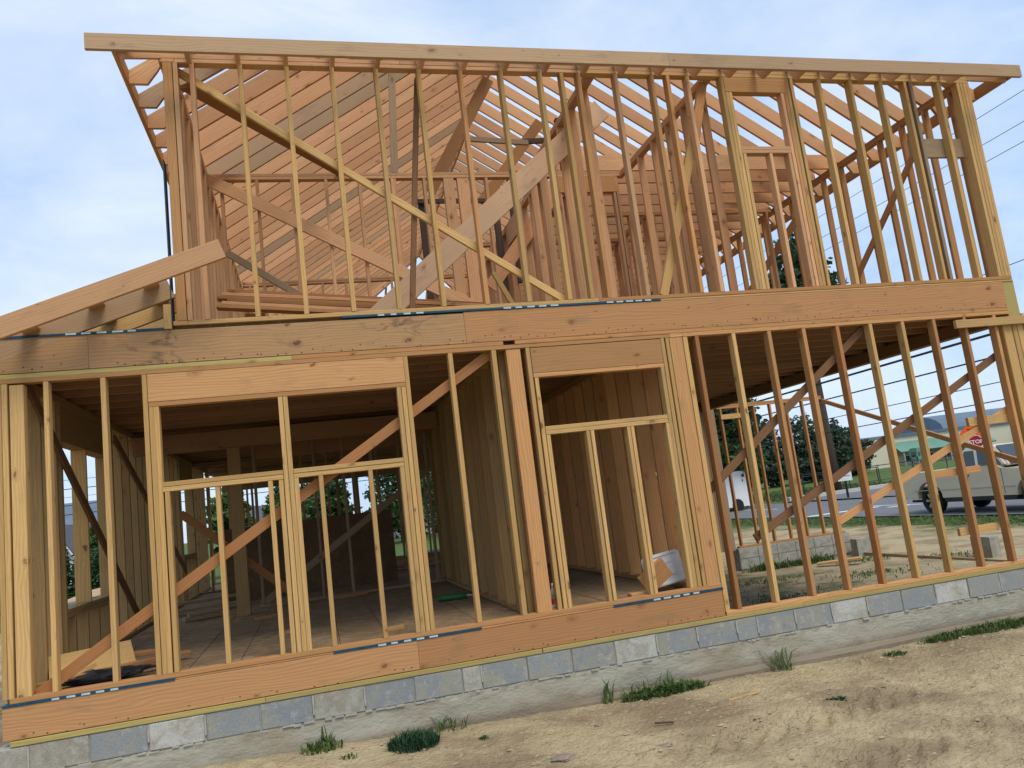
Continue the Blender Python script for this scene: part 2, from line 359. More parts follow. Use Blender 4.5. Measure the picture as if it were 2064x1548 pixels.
def mat_parge():
    m, t, b = newmat('parged_concrete'); ge = N(t, 'ShaderNodeNewGeometry'); P = ge.outputs['Position']
    mpn = N(t, 'ShaderNodeMapping'); mpn.inputs['Scale'].default_value = (1, 1, 2.2); lk(t, P, mpn.inputs['Vector']); Q = mpn.outputs[0]
    f = noise_n(t, Q, 3.0, 6, .62, .4); s2 = noise_n(t, Q, 1.3, 4)
    c = mixc(t, ramp(t, f, .3, .7), (.40, .385, .31), (.31, .29, .225))
    c = mixc(t, math_n(t, 'MULTIPLY', ramp(t, s2, .5, .68), .6), c, (.28, .22, .15))
    sep = N(t, 'ShaderNodeSeparateXYZ'); lk(t, P, sep.inputs[0])
    dirt = ramp(t, math_n(t, 'ADD', sep.outputs['Z'], math_n(t, 'MULTIPLY', math_n(t, 'SUBTRACT', f, .5), .12)), -.70, -.78)
    c = mixc(t, math_n(t, 'MULTIPLY', dirt, .8), c, (.19, .145, .10))
    lk(t, c, b.inputs['Base Color']); b.inputs['Roughness'].default_value = .95; b.inputs['Specular IOR Level'].default_value = .08
    bump(t, b, math_n(t, 'ADD', f, math_n(t, 'MULTIPLY', noise_n(t, Q, 22, 5), .4)), .8, .02)
    return m
M['parge'] = mat_parge(); M['mortar'] = flat('mortar', (.37, .355, .305), .95, .2, 12, bmp=.5)
# --- foundation: parged lower wall with the block course on top
nxp, nzp = 330, 16
V = []
for j in range(nzp+1):
    z = -1.15 + (j/nzp)*(-.548+1.15)
    for i in range(nxp+1):
        x = .80+(i/nxp)*(11.6-.80)
        v = Vector((x, 0, z)); lip = -.006-.016*max(0, noise.fractal(v*3.0, 1, 2, 4)+.25)
        if j == nzp: lip += .012*noise.noise(v*14)
        if j == nzp: z2 = z+.016*noise.noise(Vector((x*7, 2, 0)))+.008*noise.noise(Vector((x*23, 5, 0)))
        else: z2 = z
        step = (-.035-.02*noise.noise(Vector((x*1.3, 9, 1))))*max(0, min(1, (x-5.0)/.6)) if j <= 9 else 0
        V.append((x, lip+step, z2))
n0 = len(V)
F = [(j*(nxp+1)+i, j*(nxp+1)+i+1, (j+1)*(nxp+1)+i+1, (j+1)*(nxp+1)+i) for j in range(nzp) for i in range(nxp)]
for i in (0, nxp): pass
V += [(x, .19, -.55) for x in np.linspace(.80, 11.6, nxp+1)]
F += [(nzp*(nxp+1)+i, nzp*(nxp+1)+i+1, n0+i+1, n0+i) for i in range(nxp)]
b2, f2 = boxVF(.81, 11.6, .1, .19, -1.1, -.551, len(V)); V += b2; F += f2
found = mk('foundation_wall', V, F, 'parge', house, False)
v, f = multi([(.812, 11.6, .006, .188, -.555, -.338)]); mk('mortar_bed', v, f, 'mortar', found)
def block(x0, x1, mat, z0=-.545, z1=-.341, y0=-.006, y1=.18):
    me_key = ('blk', round(x1-x0, 3), mat)
    if me_key not in CACHE:
        bm = bmesh.new(); bmesh.ops.create_cube(bm, size=1)
        bmesh.ops.scale(bm, vec=(x1-x0-.010, y1-y0, z1-z0-.010), verts=bm.verts)
        bmesh.ops.bevel(bm, geom=bm.edges[:], offset=.005, segments=1, affect='EDGES')
        me = bpy.data.meshes.new('concrete_block'); bm.to_mesh(me); bm.free(); me.materials.append(M[mat]); CACHE[me_key] = me
    return put('concrete_block', CACHE[me_key], found, Matrix.Translation(((x0+x1)/2+random.uniform(-.001, .001), (y0+y1)/2+random.uniform(-.004, .004), (z0+z1)/2)) @ Matrix.Rotation(random.uniform(-.004, .004), 4, 'Y'))
seq = [(.62+.19, 1.016, 't')]+[(1.016+i*SP, 1.016+(i+1)*SP, k) for i, k in enumerate('tbwbbtbb')]
seq += [(4.268, 4.434, 't')]+[(4.434+i*SP, 4.434+(i+1)*SP, k) for i, k in enumerate('bbbwbb')]+[(6.873, 7.092, 'b')]
seq += [(7.092+i*SP, 7.092+(i+1)*SP, k) for i, k in enumerate('bbwbbwbbbtb')]
for x0, x1, k in seq: block(x0, min(x1, 11.59), {'b': 'blockb', 't': 'blockt', 'w': 'blockw'}[k])
# squeezed mortar beads along the bed joint and head joints
parts = []
for x0, x1, k in seq:
    for q in range(5):
        if random.random() < .5:
            xa = x0+(x1-x0)*q/5; xb = xa+(x1-x0)/5*random.uniform(.6, 1.15); zz_ = -.547+random.uniform(-.006, .004)
            parts.append(boxVF(xa, xb, -.016-random.random()*.008, .02, zz_-random.uniform(.004, .010), zz_+random.uniform(.003, .008)))
    if random.random() < .7:
        parts.append(boxVF(x0-.006, x0+.007, -.014, .02, -.54+random.random()*.08, -.35))
o = mk('mortar_squeeze', *join(parts), 'mortar', found); tag(o, kind='stuff')
# treated mud sill
for x0, x1 in ((.90, 2.69), (2.69, 4.99), (4.995, 7.62), (7.62, 11.6)):
    box(found, 'mud_sill', x0, x1-.002, -.012, .13, -.338, -.299, 'treat')
# --- first floor deck and rim
def mat_osb(name, c0, c1, lines):
    m, t, b = newmat(name); ge = N(t, 'ShaderNodeNewGeometry'); P = ge.outputs['Position']
    vo = N(t, 'ShaderNodeTexVoronoi'); vo.inputs['Scale'].default_value = 14; lk(t, P, vo.inputs['Vector'])
    sc = N(t, 'ShaderNodeSeparateColor'); lk(t, vo.outputs['Color'], sc.inputs[0])
    c = mixc(t, sc.outputs[0], c0, c1)
    c = mixc(t, ramp(t, noise_n(t, P, 1.5, 6, .6), .4, .7), c, tuple(x*.6 for x in c0))
    c = mixc(t, math_n(t, 'MULTIPLY', ramp(t, noise_n(t, P, 40, 3), .62, .7), .7), c, (.35, .29, .20))
    lk(t, c, b.inputs['Base Color']); b.inputs['Roughness'].default_value = .85; b.inputs['Specular IOR Level'].default_value = .2
    return m
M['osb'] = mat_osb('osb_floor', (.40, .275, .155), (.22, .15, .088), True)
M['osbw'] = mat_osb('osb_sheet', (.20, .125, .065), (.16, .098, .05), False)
M['tarpblue'] = flat('blue_sill_wrap', (.012, .06, .11), .5, .25, 20); M['tarpwhite'] = flat('white_print', (.40, .55, .62), .5, .35, 60)
deck = mk('floor_deck', *multi([(XL+.04, 6.79, .045, DEP, -.30, -.058)]), 'osb', house)
for r, y0 in enumerate(np.arange(.0, DEP, 1.2192)):
    xs_ = [XL] + [x for x in np.arange(XL-1.2*(r % 2)+2.4384, 6.79, 2.4384)] + [6.79]
    for xa, xb in zip(xs_[:-1], xs_[1:]):
        if xb-xa > .05:
            v, f = boxVF(xa+.002, xb-.002, (y0 if r else .004)+.002, min(y0+1.2192, DEP)-.002, -.056, -.0385+random.uniform(-.001, .0004)); mk('deck_panel', v, f, 'osb', deck)
chalk = flat('chalk_line', (.07, .05, .04), .9, .2)
for k in range(14):   # snapped joist lines on the deck
    x = 1.27+k*SP; mk('chalk_line', [(x, .1, -.0372), (x+.006, .1, -.0372), (x+.008, 4.6, -.0372), (x+.002, 4.6, -.0372)], [(0, 1, 2, 3)], chalk, deck)
box(deck, 'rim_board', XL, 3.924, 0, T, -.295, -.058, 'rim'); box(deck, 'rim_board', 3.925, 6.787, 0, T, -.295, -.058, 'rim')
box(deck, 'rim_board', XL, XL+T, T+.002, DEP, -.295, -.058, 'rim', 'Y')
def wrap(parent, x0, x1, z, dashes, zh=.018, slope=0):
    o = mk('sill_wrap', *boxVF(x0, x1, -.007, .03, z-zh, z), 'tarpblue', parent)
    for a, b_ in dashes: mk('print_mark', *boxVF(a, b_, -.0095, -.007, z-zh*.92, z-zh*.12), 'tarpwhite', o)
def dashrun(x0, n, step, wd):
    return [(x0+i*step, x0+i*step+wd*random.uniform(.8, 1.1)) for i in range(n)]
wrap(deck, .852, 2.035, -.0385, dashrun(1.18, 5, .10, .062)); wrap(deck, 3.24, 4.48, -.0385, dashrun(3.60, 5, .107, .066)); wrap(deck, 5.70, 6.80, -.0385, dashrun(6.09, 5, .10, .068))
box(deck, 'deck_edge', 2.037, 3.238, .001, .03, -.056, -.0395, 'fir'); box(deck, 'deck_edge', 4.482, 5.698, .001, .03, -.056, -.0395, 'fir')

def stud(w, x0, z0=0.0, z1=2.372, width=T, y0=0.0, d=D4, mat='spf'):
    return box(w, 'stud', x0, x0+width, y0, y0+d, z0, z1, mat, 'Z')
# --- lower front wall
fw = box(house, 'front_wall', XL+.05, 6.79, -.001, D4, -.038, 0, 'fir')
tag(fw, 'ground floor front wall framed round a wide double window opening')
for x, w_ in ((.852, .037), (.892, .04)): stud(fw, x, width=w_)
stud(fw, .947, width=.10, z1=2.36); stud(fw, 1.185); stud(fw, 1.597, width=.04)
stud(fw, 1.905)
for x in (1.946, 1.985): stud(fw, x, z1=2.099)
stud(fw, 2.032, z1=1.400)
for x in (2.414, 2.828): stud(fw, x, z1=1.400)
for x in (2.955, 2.996): stud(fw, x, z1=2.099)
stud(fw, 2.913, z1=1.40); stud(fw, 3.037, z1=1.40)
for x in (3.236, 3.652): stud(fw, x, z1=1.40)
stud(fw, 3.922, z1=1.40)
for x in (3.964, 4.005): stud(fw, x, z1=2.099)
stud(fw, 4.047); stud(fw, 4.452, width=.042); stud(fw, 4.857, width=.044)
p_ = stud(fw, 4.997, width=.136, z1=2.37, mat='fir', y0=.012); p_.name = 'post'
stud(fw, 5.186)
stud(fw, 5.236, z1=2.088); stud(fw, 5.280, z1=1.549)
for x in (5.668, 5.690+.02, 6.075, 6.115): stud(fw, x, z1=1.549, width=.034)
stud(fw, 6.478, z1=1.549); stud(fw, 6.512, z1=2.088); stud(fw, 6.553); stud(fw, 6.606)
stud(fw, 6.650, width=.138, mat='fir', y0=.004); stud(fw, 6.792+.003, z0=-.262, width=.05)
box(fw, 'nail_plate_block', 6.70, 6.79, .002, D4, -.037, .002, 'fir', 'X')
for x0, x1, z0, mt in ((2.022, 2.953, 1.401, 'spf'), (2.022, 2.953, 1.440, 'spf'), (3.036, 3.962, 1.401, 'spf'), (3.036, 3.962, 1.440, 'spf'), (5.278, 6.508, 1.550, 'spf'), (5.278, 6.508, 1.5885, 'spf')):
    box(fw, 'window_sill', x0, x1, 0, D4, z0, z0+T, mt)
for x0, x1, z0, z1 in ((1.946, 4.046, 2.139, 2.371), (5.228, 6.550, 2.127, 2.366)):
    box(fw, 'header', x0, x1, -.001, D4, z0, z1, 'hdr'); box(fw, 'header_plate', x0, x1, 0, D4, z0-T-.001, z0-.001, 'fir')
for x0, x1, z0, mt in ((XL, 6.66, 2.373, 'fir'), (6.66, 6.80, 2.373, 'fir'), (6.80, XR-.16, 2.373, 'fir'), (XL, 3.10, 2.411, 'treat'), (3.10, 4.98, 2.411, 'fir'), (5.09, 7.24, 2.411, 'fir'), (7.24, XR-.16, 2.411, 'fir')):
    box(fw, 'top_plate', x0, x1-.002, 0, D4, z0, z0+T, mt)
board(fw, 'brace', (1.02, D4+.02, -.06+.02), (4.93, D4+.02, 2.40), T, .089, 'orange')
# --- lower right bay of the front wall, on the mud sill
rw = box(house, 'bay_wall', 6.80, 11.6, -.004, D4, -.298, -.260, 'fir')
tag(rw, 'open ground floor bay wall of reddish studs at the right')
for i in range(11):
    mt = ['orange', 'spf', 'fir', 'fir', 'orange', 'spf', 'spf', 'fir', 'fir', 'fir', 'spf'][i]
    stud(rw, 6.926+i*SP, -.259, 2.372, .042, 0, D4, mt)
for x0, wd in ((10.70, .12), (10.83, .06), (10.90, .08)): stud(rw, x0, -.259, 2.30, wd, .004, D4, 'spf')
cp = box(rw, 'corner_post', 10.825, XR+.01, .01, .13, 2.25, 2.755, 'treat', 'Z')
box(rw, 'ledger', 10.03, 11.6, -.042, -.004, 2.245, 2.335, 'spf', 'X')
for x0, x1, z0, z1, mt in ((9.46, 10.09, .69, .765, 'fir'), (10.06, 10.60, 1.185, 1.28, 'spf'), (9.66, 10.16, .065, .145, 'spf')):
    box(rw, 'rung', x0, x1, D4+.002, D4+.04, z0, z1, mt, 'X')
board(rw, 'brace', (6.86, .13, .84), (9.05, .13, 2.40), T, .075, 'brown'); board(rw, 'brace', (7.30, .13, .35), (10.80, .13, 2.0), T, .075, 'brown')
board(rw, 'brace', (8.25, .115, .39), (10.75, .115, 1.37), T, .07, 'fir')
# --- side wall on the left (2x6 studs running back)
def side_wall(parent, name, x0, x1, y0, y1, z0, z1, mat, openings=(), plates=True, label=None, start=.05, step=SP):
    w = box(parent, name, x0, x1, y0, y1, z0, z0+T, mat, 'Y')
    if label: tag(w, label)
    if plates:
        box(w, 'top_plate', x0, x1, y0, y1, z1-.076, z1-.0385, mat, 'Y'); box(w, 'top_plate', x0, x1, y0, y1, z1-.038, z1, mat, 'Y')
    y = y0+start
    while y < y1-.02:
        op = [o_ for o_ in openings if o_[0] < y+.02 < o_[1]]
        if op:
            box(w, 'stud', x0, x1, y, y+T, z0+T, op[0][2]-.076, mat, 'Z')
            if op[0][4]: box(w, 'stud', x0, x1, y, y+T, op[0][2], op[0][3], mat, 'Z')
        else: box(w, 'stud', x0, x1, y, y+T, z0+T, z1-.077, mat, 'Z')
        y += step
    for a, b_, zs, zt, _ in openings:
        for k in (0, 1): box(w, 'window_sill', x0, x1, a, b_, zs-.076+k*.038, zs-.038+k*.038-.001, mat, 'Y')
        box(w, 'header', x0, x1-.002, a-.05, b_+.05, zt, z1-.078, mat, 'Y')
        for yy in (a-.04, b_+.002): box(w, 'stud', x0, x1, yy, yy+T, z0+T, zt-.001, mat, 'Z')
    return w
lw = side_wall(house, 'side_wall', XL, XL+D6, .10, 10.9, -.037, 2.448, 'spf_shade', [(1.16, 2.82, .52, 2.03, False), (7.7, 9.0, .76, 2.0, False)], True, 'left side wall with two low window openings')
box(lw, 'stud', XL, XL+D6, 1.90, 1.94, .522, 2.028, 'spf', 'Z')
board(lw, 'brace', (1.02, .12, 2.42), (1.02, 3.95, .10), .03, .10, 'brown', (1, 0, 0)); board(lw, 'brace', (1.02, 3.0, 2.25), (1.02, 7.6, .5), .03, .10, 'brown', (1, 0, 0))
pw = side_wall(house, 'partition_wall', 4.95, 5.09, .10, 5.3, -.037, 2.448, 'spf_shade', (), True, 'partition of close set studs running back between the two rooms')
pw2 = side_wall(house, 'partition_wall', 6.59, 6.745, .10, 7.4, -.037, 2.448, 'fir', (), True, 'darker partition beside the open bay', .12, .37)
# --- cross walls deeper inside
def cross_wall(parent, name, x0, x1, y0, z0, z1, d, mat, skip=(), label=None, start=.05, step=SP):
    w = box(parent, name, x0, x1, y0, y0+d, z0, z0+T, mat, 'X')
    if label: tag(w, label)
    box(w, 'top_plate', x0, x1, y0, y0+d, z1-.076, z1-.0385, mat, 'X'); box(w, 'top_plate', x0, x1, y0, y0+d, z1-.038, z1, mat, 'X')
    x = x0+start
    while x < x1-.02:
        if not any(a < x+.02 < b_ for a, b_ in skip): box(w, 'stud', x, x+T, y0, y0+d, z0+T, z1-.077, mat, 'Z')
        x += step
    return w
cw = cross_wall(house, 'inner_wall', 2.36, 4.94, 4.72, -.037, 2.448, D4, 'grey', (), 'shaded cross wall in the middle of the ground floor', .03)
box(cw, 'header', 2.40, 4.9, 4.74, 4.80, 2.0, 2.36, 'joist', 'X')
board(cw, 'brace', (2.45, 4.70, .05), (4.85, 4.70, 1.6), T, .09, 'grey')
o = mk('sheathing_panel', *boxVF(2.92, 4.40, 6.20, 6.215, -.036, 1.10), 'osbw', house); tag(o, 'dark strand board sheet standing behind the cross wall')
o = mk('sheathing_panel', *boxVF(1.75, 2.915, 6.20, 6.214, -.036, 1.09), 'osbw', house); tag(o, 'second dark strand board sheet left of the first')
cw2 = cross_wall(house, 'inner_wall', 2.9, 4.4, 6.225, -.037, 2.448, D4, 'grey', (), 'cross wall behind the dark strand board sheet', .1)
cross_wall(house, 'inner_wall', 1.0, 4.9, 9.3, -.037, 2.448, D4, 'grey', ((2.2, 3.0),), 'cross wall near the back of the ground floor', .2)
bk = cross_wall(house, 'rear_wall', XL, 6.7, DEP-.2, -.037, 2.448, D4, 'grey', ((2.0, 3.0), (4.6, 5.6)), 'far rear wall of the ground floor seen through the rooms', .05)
box(bk, 'header', 1.2, 6.6, DEP-.19, DEP-.13, 1.98, 2.37, 'joist', 'X')
po = box(house, 'beam_post', 2.13, 2.29, 4.02, 4.16, -.037, 2.13, 'spf_shade', 'Z'); box(house, 'support_beam', .995, 4.94, 4.02, 4.16, 2.135, 2.37, 'joist', 'X')
tag(po, 'stout post under the beam in the left room')
board(po, 'brace', (1.5, 4.2, 1.35), (2.95, 4.2, 0.03), T, .10, 'orange')
# --- second floor: joists, rim, deck
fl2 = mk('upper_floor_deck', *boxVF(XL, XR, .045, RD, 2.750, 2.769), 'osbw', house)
for k in range(1, 45): box(fl2, 'joist', XL+.05, XR-.05, k*SP, k*SP+T, 2.452, 2.748, 'joist', 'X')
box(fl2, 'rim_board', XL-.3, 1.52, 0, T, 2.452, 2.735, 'rims'); box(fl2, 'rim_board', 1.521, 4.636, 0, T, 2.452, 2.735, 'rims'); box(fl2, 'rim_board', 4.638, 10.82, 0, T, 2.452, 2.748, 'rim')
box(fl2, 'rim_board', XL, XL+T, T+.01, RD, 2.452, 2.735, 'rim', 'Y'); box(fl2, 'rim_board', XR-T, XR, .14, RD, 2.452, 2.735, 'rim', 'Y')
box(fl2, 'carry_beam', XR-.14, XR, .14, RD, 2.295, 2.45, 'joist', 'Y')
box(fl2, 'deck_edge', 6.62, 10.98, 0, .04, 2.7495, 2.769, 'spf', 'X')
wrap(fl2, .60, 2.10, 2.7535, dashrun(1.36, 5, .115, .075)); wrap(fl2, 3.55, 6.62, 2.769, dashrun(3.86, 4, .115, .06)+dashrun(5.02, 5, .115, .075)+dashrun(6.05, 5, .10, .07))
# --- upper front wall
ZU, ZT = 2.809, 5.162
uf = box(house, 'upper_front_wall', 2.285, 5.98, 0, D4, 2.7705, 2.808, 'spf'); tag(uf, 'upper storey front wall of bare studs under the long fascia')
box(uf, 'bottom_plate', 5.982, 10.97, 0, D4, 2.7705, 2.808, 'fir')
box(uf, 'bottom_plate', 2.17, 2.283, 0, D4, 2.7705, 2.808, 'fir', 'X')
def ustud(x, z1=ZT, w_=T, mat=None, y0=0, d=D4, z0=ZU): return box(uf, 'stud', x, x+w_, y0, y0+d, z0, z1, mat or random.choice(['spf', 'spf', 'raf', 'fir']), 'Z')
ustud(2.20, w_=.078, mat='fir'); ustud(2.283, w_=.04, mat='raf')
for i in list(range(0, 13))+[16, 17, 18, 19, 20]:
    x = 2.4195+i*SP - (.012 if i > 15 else 0)
    ustud(x, w_=.042, mat={0: 'raf', 1: 'spf', 2: 'spf', 3: 'spf', 16: 'spf', 17: 'spf', 18: 'spf', 19: 'grey', 20: 'spf'}.get(i))
ustud(5.90, w_=.04, mat='spf'); ustud(7.07, w_=.04)
ustud(10.105-.05, mat='spf'); ustud(10.52, w_=.04, mat='spf')
for x in (10.80, 10.845, 10.89, 10.935): ustud(x, w_=.042, mat='spf')
ustud(7.70, mat='spf'); ustud(7.741, 4.988, mat='spf'); ustud(7.782, 4.988, mat='spf'); ustud(7.825, 4.292, mat='spf')
for x in (8.14, 8.37): ustud(x, 4.292, mat='raf')
ustud(8.415, 4.988, mat='raf'); ustud(8.456, 4.988, mat='fir'); ustud(8.497, mat='spf'); ustud(8.556, mat='spf')
for z in (4.293, 4.3315): box(uf, 'window_sill', 7.815, 8.412, 0, D4, z, z+T, 'raf', 'X')
box(uf, 'header', 7.741, 8.495, 0, D4, 4.99, 5.161, 'fir', 'X')
for x0, x1, z, mt in ((2.17, 2.30, 5.163, 'fir'), (2.30, 6.2, 5.163, 'raf'), (6.2, 10.97, 5.163, 'spf'), (2.17, 4.3, 5.2015, 'raf'), (4.3, 8.1, 5.2015, 'raf'), (8.1, 10.98, 5.2015, 'spf')):
    box(uf, 'top_plate', x0, x1-.002, 0, D4, z, z+T, mt, 'X')
board(uf, 'brace', (2.30, D4+.02, 5.14), (5.72, D4+.02, 2.80), T, .066, 'spf')
box(uf, 'blocking', 10.06, 10.80, D4+.002, D4+.04, 4.28, 4.51, 'grey', 'X')
board(uf, 'brace', (6.72, .12, 2.83), (7.33, .12, 4.50), .05, .09, 'spf'); board(uf, 'brace', (7.30, .13, 4.3), (7.56, .13, 5.15), .04, .10, 'fir')
# upper side walls, cross walls
M['tarpedge'] = flat('wrap_edge', (.02, .05, .06), .6, .2)
ul = side_wall(house, 'upper_side_wall', XU, XU+D6-.03, .10, RD, 2.771, 5.238, 'raf', (), True, 'upper left side wall receding behind the corner post', .10)
mk('sill_wrap', *boxVF(XU-.012, XU-.002, .0, .12, 2.76, 4.25), 'tarpedge', ul)
ur = side_wall(house, 'upper_side_wall', XR-D4, XR, .10, RD, 2.771, 5.238, 'fir', (), True, 'upper right side wall open to the sky', .12)
board(ur, 'brace', (10.87, .85, 4.72), (10.87, 2.9, 3.0), .03, .09, 'fir', (1, 0, 0)); board(ur, 'brace', (10.86, 3.0, 4.95), (10.86, 7.4, 3.0), .03, .14, 'raf', (1, 0, 0))
uc = cross_wall(house, 'upper_cross_wall', 2.30, 7.62, 2.45, 2.771, 5.238, D4, 'raf', ((4.95, 5.5), (6.55, 7.4)), 'upper cross wall with a level plate behind the front studs', .10)
for x, w_ in ((4.46, .04), (5.106, .135), (5.285, .15), (6.60, .04), (6.645, .04), (7.42, .04), (7.47, .04)): box(uc, 'stud', x, x+w_, 2.455, 2.53, 2.81, 5.16, 'raf', 'Z')
box(uc, 'header', 6.645, 7.47, 2.446, 2.53, 4.935, 5.160, 'fir', 'X')
board(uc, 'brace', (2.23, 2.43, 5.18), (6.0, 2.43, 3.05), T, .145, 'raf')
ui = side_wall(house, 'upper_partition', 7.56, 7.65, .10, 2.44, 2.771, 5.238, 'raf', (), True, 'short upper partition rising to the right of the centre', .14)
cross_wall(house, 'upper_cross_wall', 2.30, 7.0, 6.75, 2.771, 5.238, D4, 'raf', (), 'far upper cross wall at the back left', .1)
cross_wall(house, 'upper_cross_wall', 6.2, 9.9, 5.1, 2.771, 5.238, D4, 'raf', ((7.0, 7.8),), 'far upper cross wall behind the ceiling joists', .12)
side_wall(house, 'upper_partition', 6.42, 6.51, 2.56, 6.7, 2.771, 5.238, 'raf', ((3.6, 4.4, 3.6, 4.9, False),), True, 'upper passage wall running back from the cross wall', .1)
cross_wall(house, 'upper_rear_wall', 2.30, 10.86, RD-.1, 2.771, 5.238, D4, 'raf', ((4.4, 5.6),), 'rear wall of the upper storey', .1)
cross_wall(house, 'upper_cross_wall', 7.72, 10.84, 3.9, 2.771, 5.238, D4, 'raf', ((9.2, 9.9),), 'upper cross wall of studs below the ceiling joists', .16)
side_wall(house, 'upper_partition', 8.6, 8.69, 4.0, 7.2, 2.771, 5.238, 'raf', (), True, 'upper partition running back under the ceiling joists', .1)
side_wall(house, 'upper_partition', 6.95, 7.04, 2.56, 5.05, 2.771, 5.238, 'raf', (), True, 'upper passage wall beside the wide header', .2)
side_wall(house, 'upper_partition', 6.22, 6.31, .10, 2.44, 2.771, 5.238, 'raf', (), True, 'upper partition just right of the leaning wide plank', .2)
# ceiling joists on the right half
cj = box(house, 'ceiling_frame', 7.0, XR-.02, 2.45, 2.45+T, 5.240, 5.462, 'raf', 'X'); tag(cj, 'ceiling joists over the right half of the upper floor')
for k in range(1, 38): box(cj, 'ceiling_joist', (7.0 if k < 7 else 6.5), XR-.02-random.random()*.02, 2.45+k*SP, 2.45+k*SP+T, 5.240, 5.462, 'raf', 'X')
# --- hip roof
MS = .655; ZW = 5.383; OV = .28; DV = .218; HW = (XR-XU)/2; XM = (XR+XU)/2
ang = math.atan(MS); ca_, sa_ = math.cos(ang), math.sin(ang)
def rafter_mesh(s1, hip_cut, mat):
    k = ('raf', round(s1, 3), hip_cut, mat)
    if k in CACHE: return CACHE[k]
    zt = lambda s: ZW+MS*s
    so_ = (5.07-ZW+DV)/MS; sp = (5.239-ZW+DV)/MS
    pol = [(-OV, zt(-OV)), (-OV, 5.07), (-.13, 5.07), (-.045, 5.195), (-.02, 5.2395), (.092, 5.2395), (.094, zt(.094)-DV), (s1, zt(s1)-DV), (s1, zt(s1))]
    loc = [(s*ca_+(z-ZW)*sa_, -s*sa_+(z-ZW)*ca_) for s, z in pol]
    n = len(loc); V = [(u, -T/2, v) for u, v in loc]+[(u, T/2, v) for u, v in loc]
    F = [(i, (i+1) % n, n+(i+1) % n, n+i) for i in range(n)]+[tuple(range(n-1, -1, -1)), tuple(range(n, 2*n))]
    me = bpy.data.meshes.new('rafter'); me.from_pydata(V, [], F); me.materials.append(M[mat])
    bm = bmesh.new(); bm.from_mesh(me); bmesh.ops.recalc_face_normals(bm, faces=bm.faces); bm.to_mesh(me); bm.free()
    CACHE[k] = me; return me
roof = box(house, 'roof_frame', XM-T/2, XM+T/2, HW-.05, RD-HW+.05, ZW+MS*HW-.235, ZW+MS*HW-.005, 'raf', 'Y'); tag(roof, 'hip roof framing of pinkish rafters with open sky between them')
def rafter(px, py, dirv, s1, mat='raf'):
    dx, dy = dirv
    ex = Vector((dx*ca_, dy*ca_, sa_)); ey = Vector((-dy, dx, 0)); ez = ex.cross(ey)
    R = Matrix((ex, ey, ez)).transposed().to_4x4()
    return put('rafter', rafter_mesh(s1, 0, mat), roof, Matrix.Translation((px, py, ZW)) @ R)
y = .22
while y < RD-.1:
    s1 = min(HW-.02, y-.03, RD-y-.03)
    if s1 > .1:
        rafter(XU, y, (1, 0), s1, random.choice(['raf', 'raf', 'raf', 'raf', 'raf', 'fasc']))
        rafter(XR, y, (-1, 0), s1)
    y += SP
x = 2.4195+.019
while x < XR-.1:
    s1 = min(HW-.02, x-XU-.03, XR-x-.03)
    if s1 > .1: rafter(x, 0, (0, 1), s1); rafter(x, RD, (0, -1), s1)
    x += SP
zr = ZW+MS*HW-.12
for cx, cy, sx, sy in ((XU, 0, 1, 1), (XR, 0, -1, 1), (XU, RD, 1, -1), (XR, RD, -1, -1)):
    board(roof, 'hip_rafter', (cx-sx*.27, cy-sy*.27, ZW-.12-MS*.27+.03), (XM, cy+sy*HW, zr), T, .185, 'raf', (-sy, sx, 0))
box(roof, 'fascia', 1.66, 6.95, -.318, -.281, 5.068, 5.214, 'fasc', 'X'); box(roof, 'fascia', 6.952, 11.40, -.318, -.281, 5.068, 5.214, 'fasc', 'X')
box(roof, 'fascia', XU-OV-T, XU-OV-.001, -.279, RD+.25, 5.072, 5.210, 'fir', 'Y'); box(roof, 'fascia', XR+OV+.001, XR+OV+T, -.279, RD+.25, 5.072, 5.210, 'fir', 'Y')
# temporary bracing and planks under the ridge
board(roof, 'brace', (6.46, 4.5, 7.78), (5.30, 4.5, 5.86), T, .19, 'orange'); board(roof, 'brace', (7.25, 4.5, 7.04), (6.10, 4.5, 5.66), T, .17, 'orange')
# --- low shed roof at the left
sl = .353
def shz(x): return 2.846+sl*(x-1.041)
shed = board(house, 'lean_to_roof', (.30, -.30, shz(.30)-.085), (2.62, -.30, shz(2.62)-.085), T, .165, 'raf'); tag(shed, 'lean to roof rafters rising to the upper wall at the left')
for k in range(29):
    yy = .02+k*SP
    board(shed, 'rafter', (.30, yy, shz(.30)-.150), (2.165, yy, shz(2.165)-.150), T, .165, ['fasc', 'spf', 'spf', 'raf'][k % 4])
for xx in (.62, 1.12, 1.60, 2.02): board(shed, 'lookout', (xx, -.28, shz(xx)-.07), (xx, .44, shz(xx)-.085), .12, .036, 'fir', (1, 0, sl))
for xx in (2.10,): box(shed, 'end_block', xx, xx+.06, -.02, .03, 2.74, 2.95, 'spf', 'Z')
tag(mk('far_studs', *multi(FAR), 'spf_shade', house), kind='stuff'); FAR.clear()
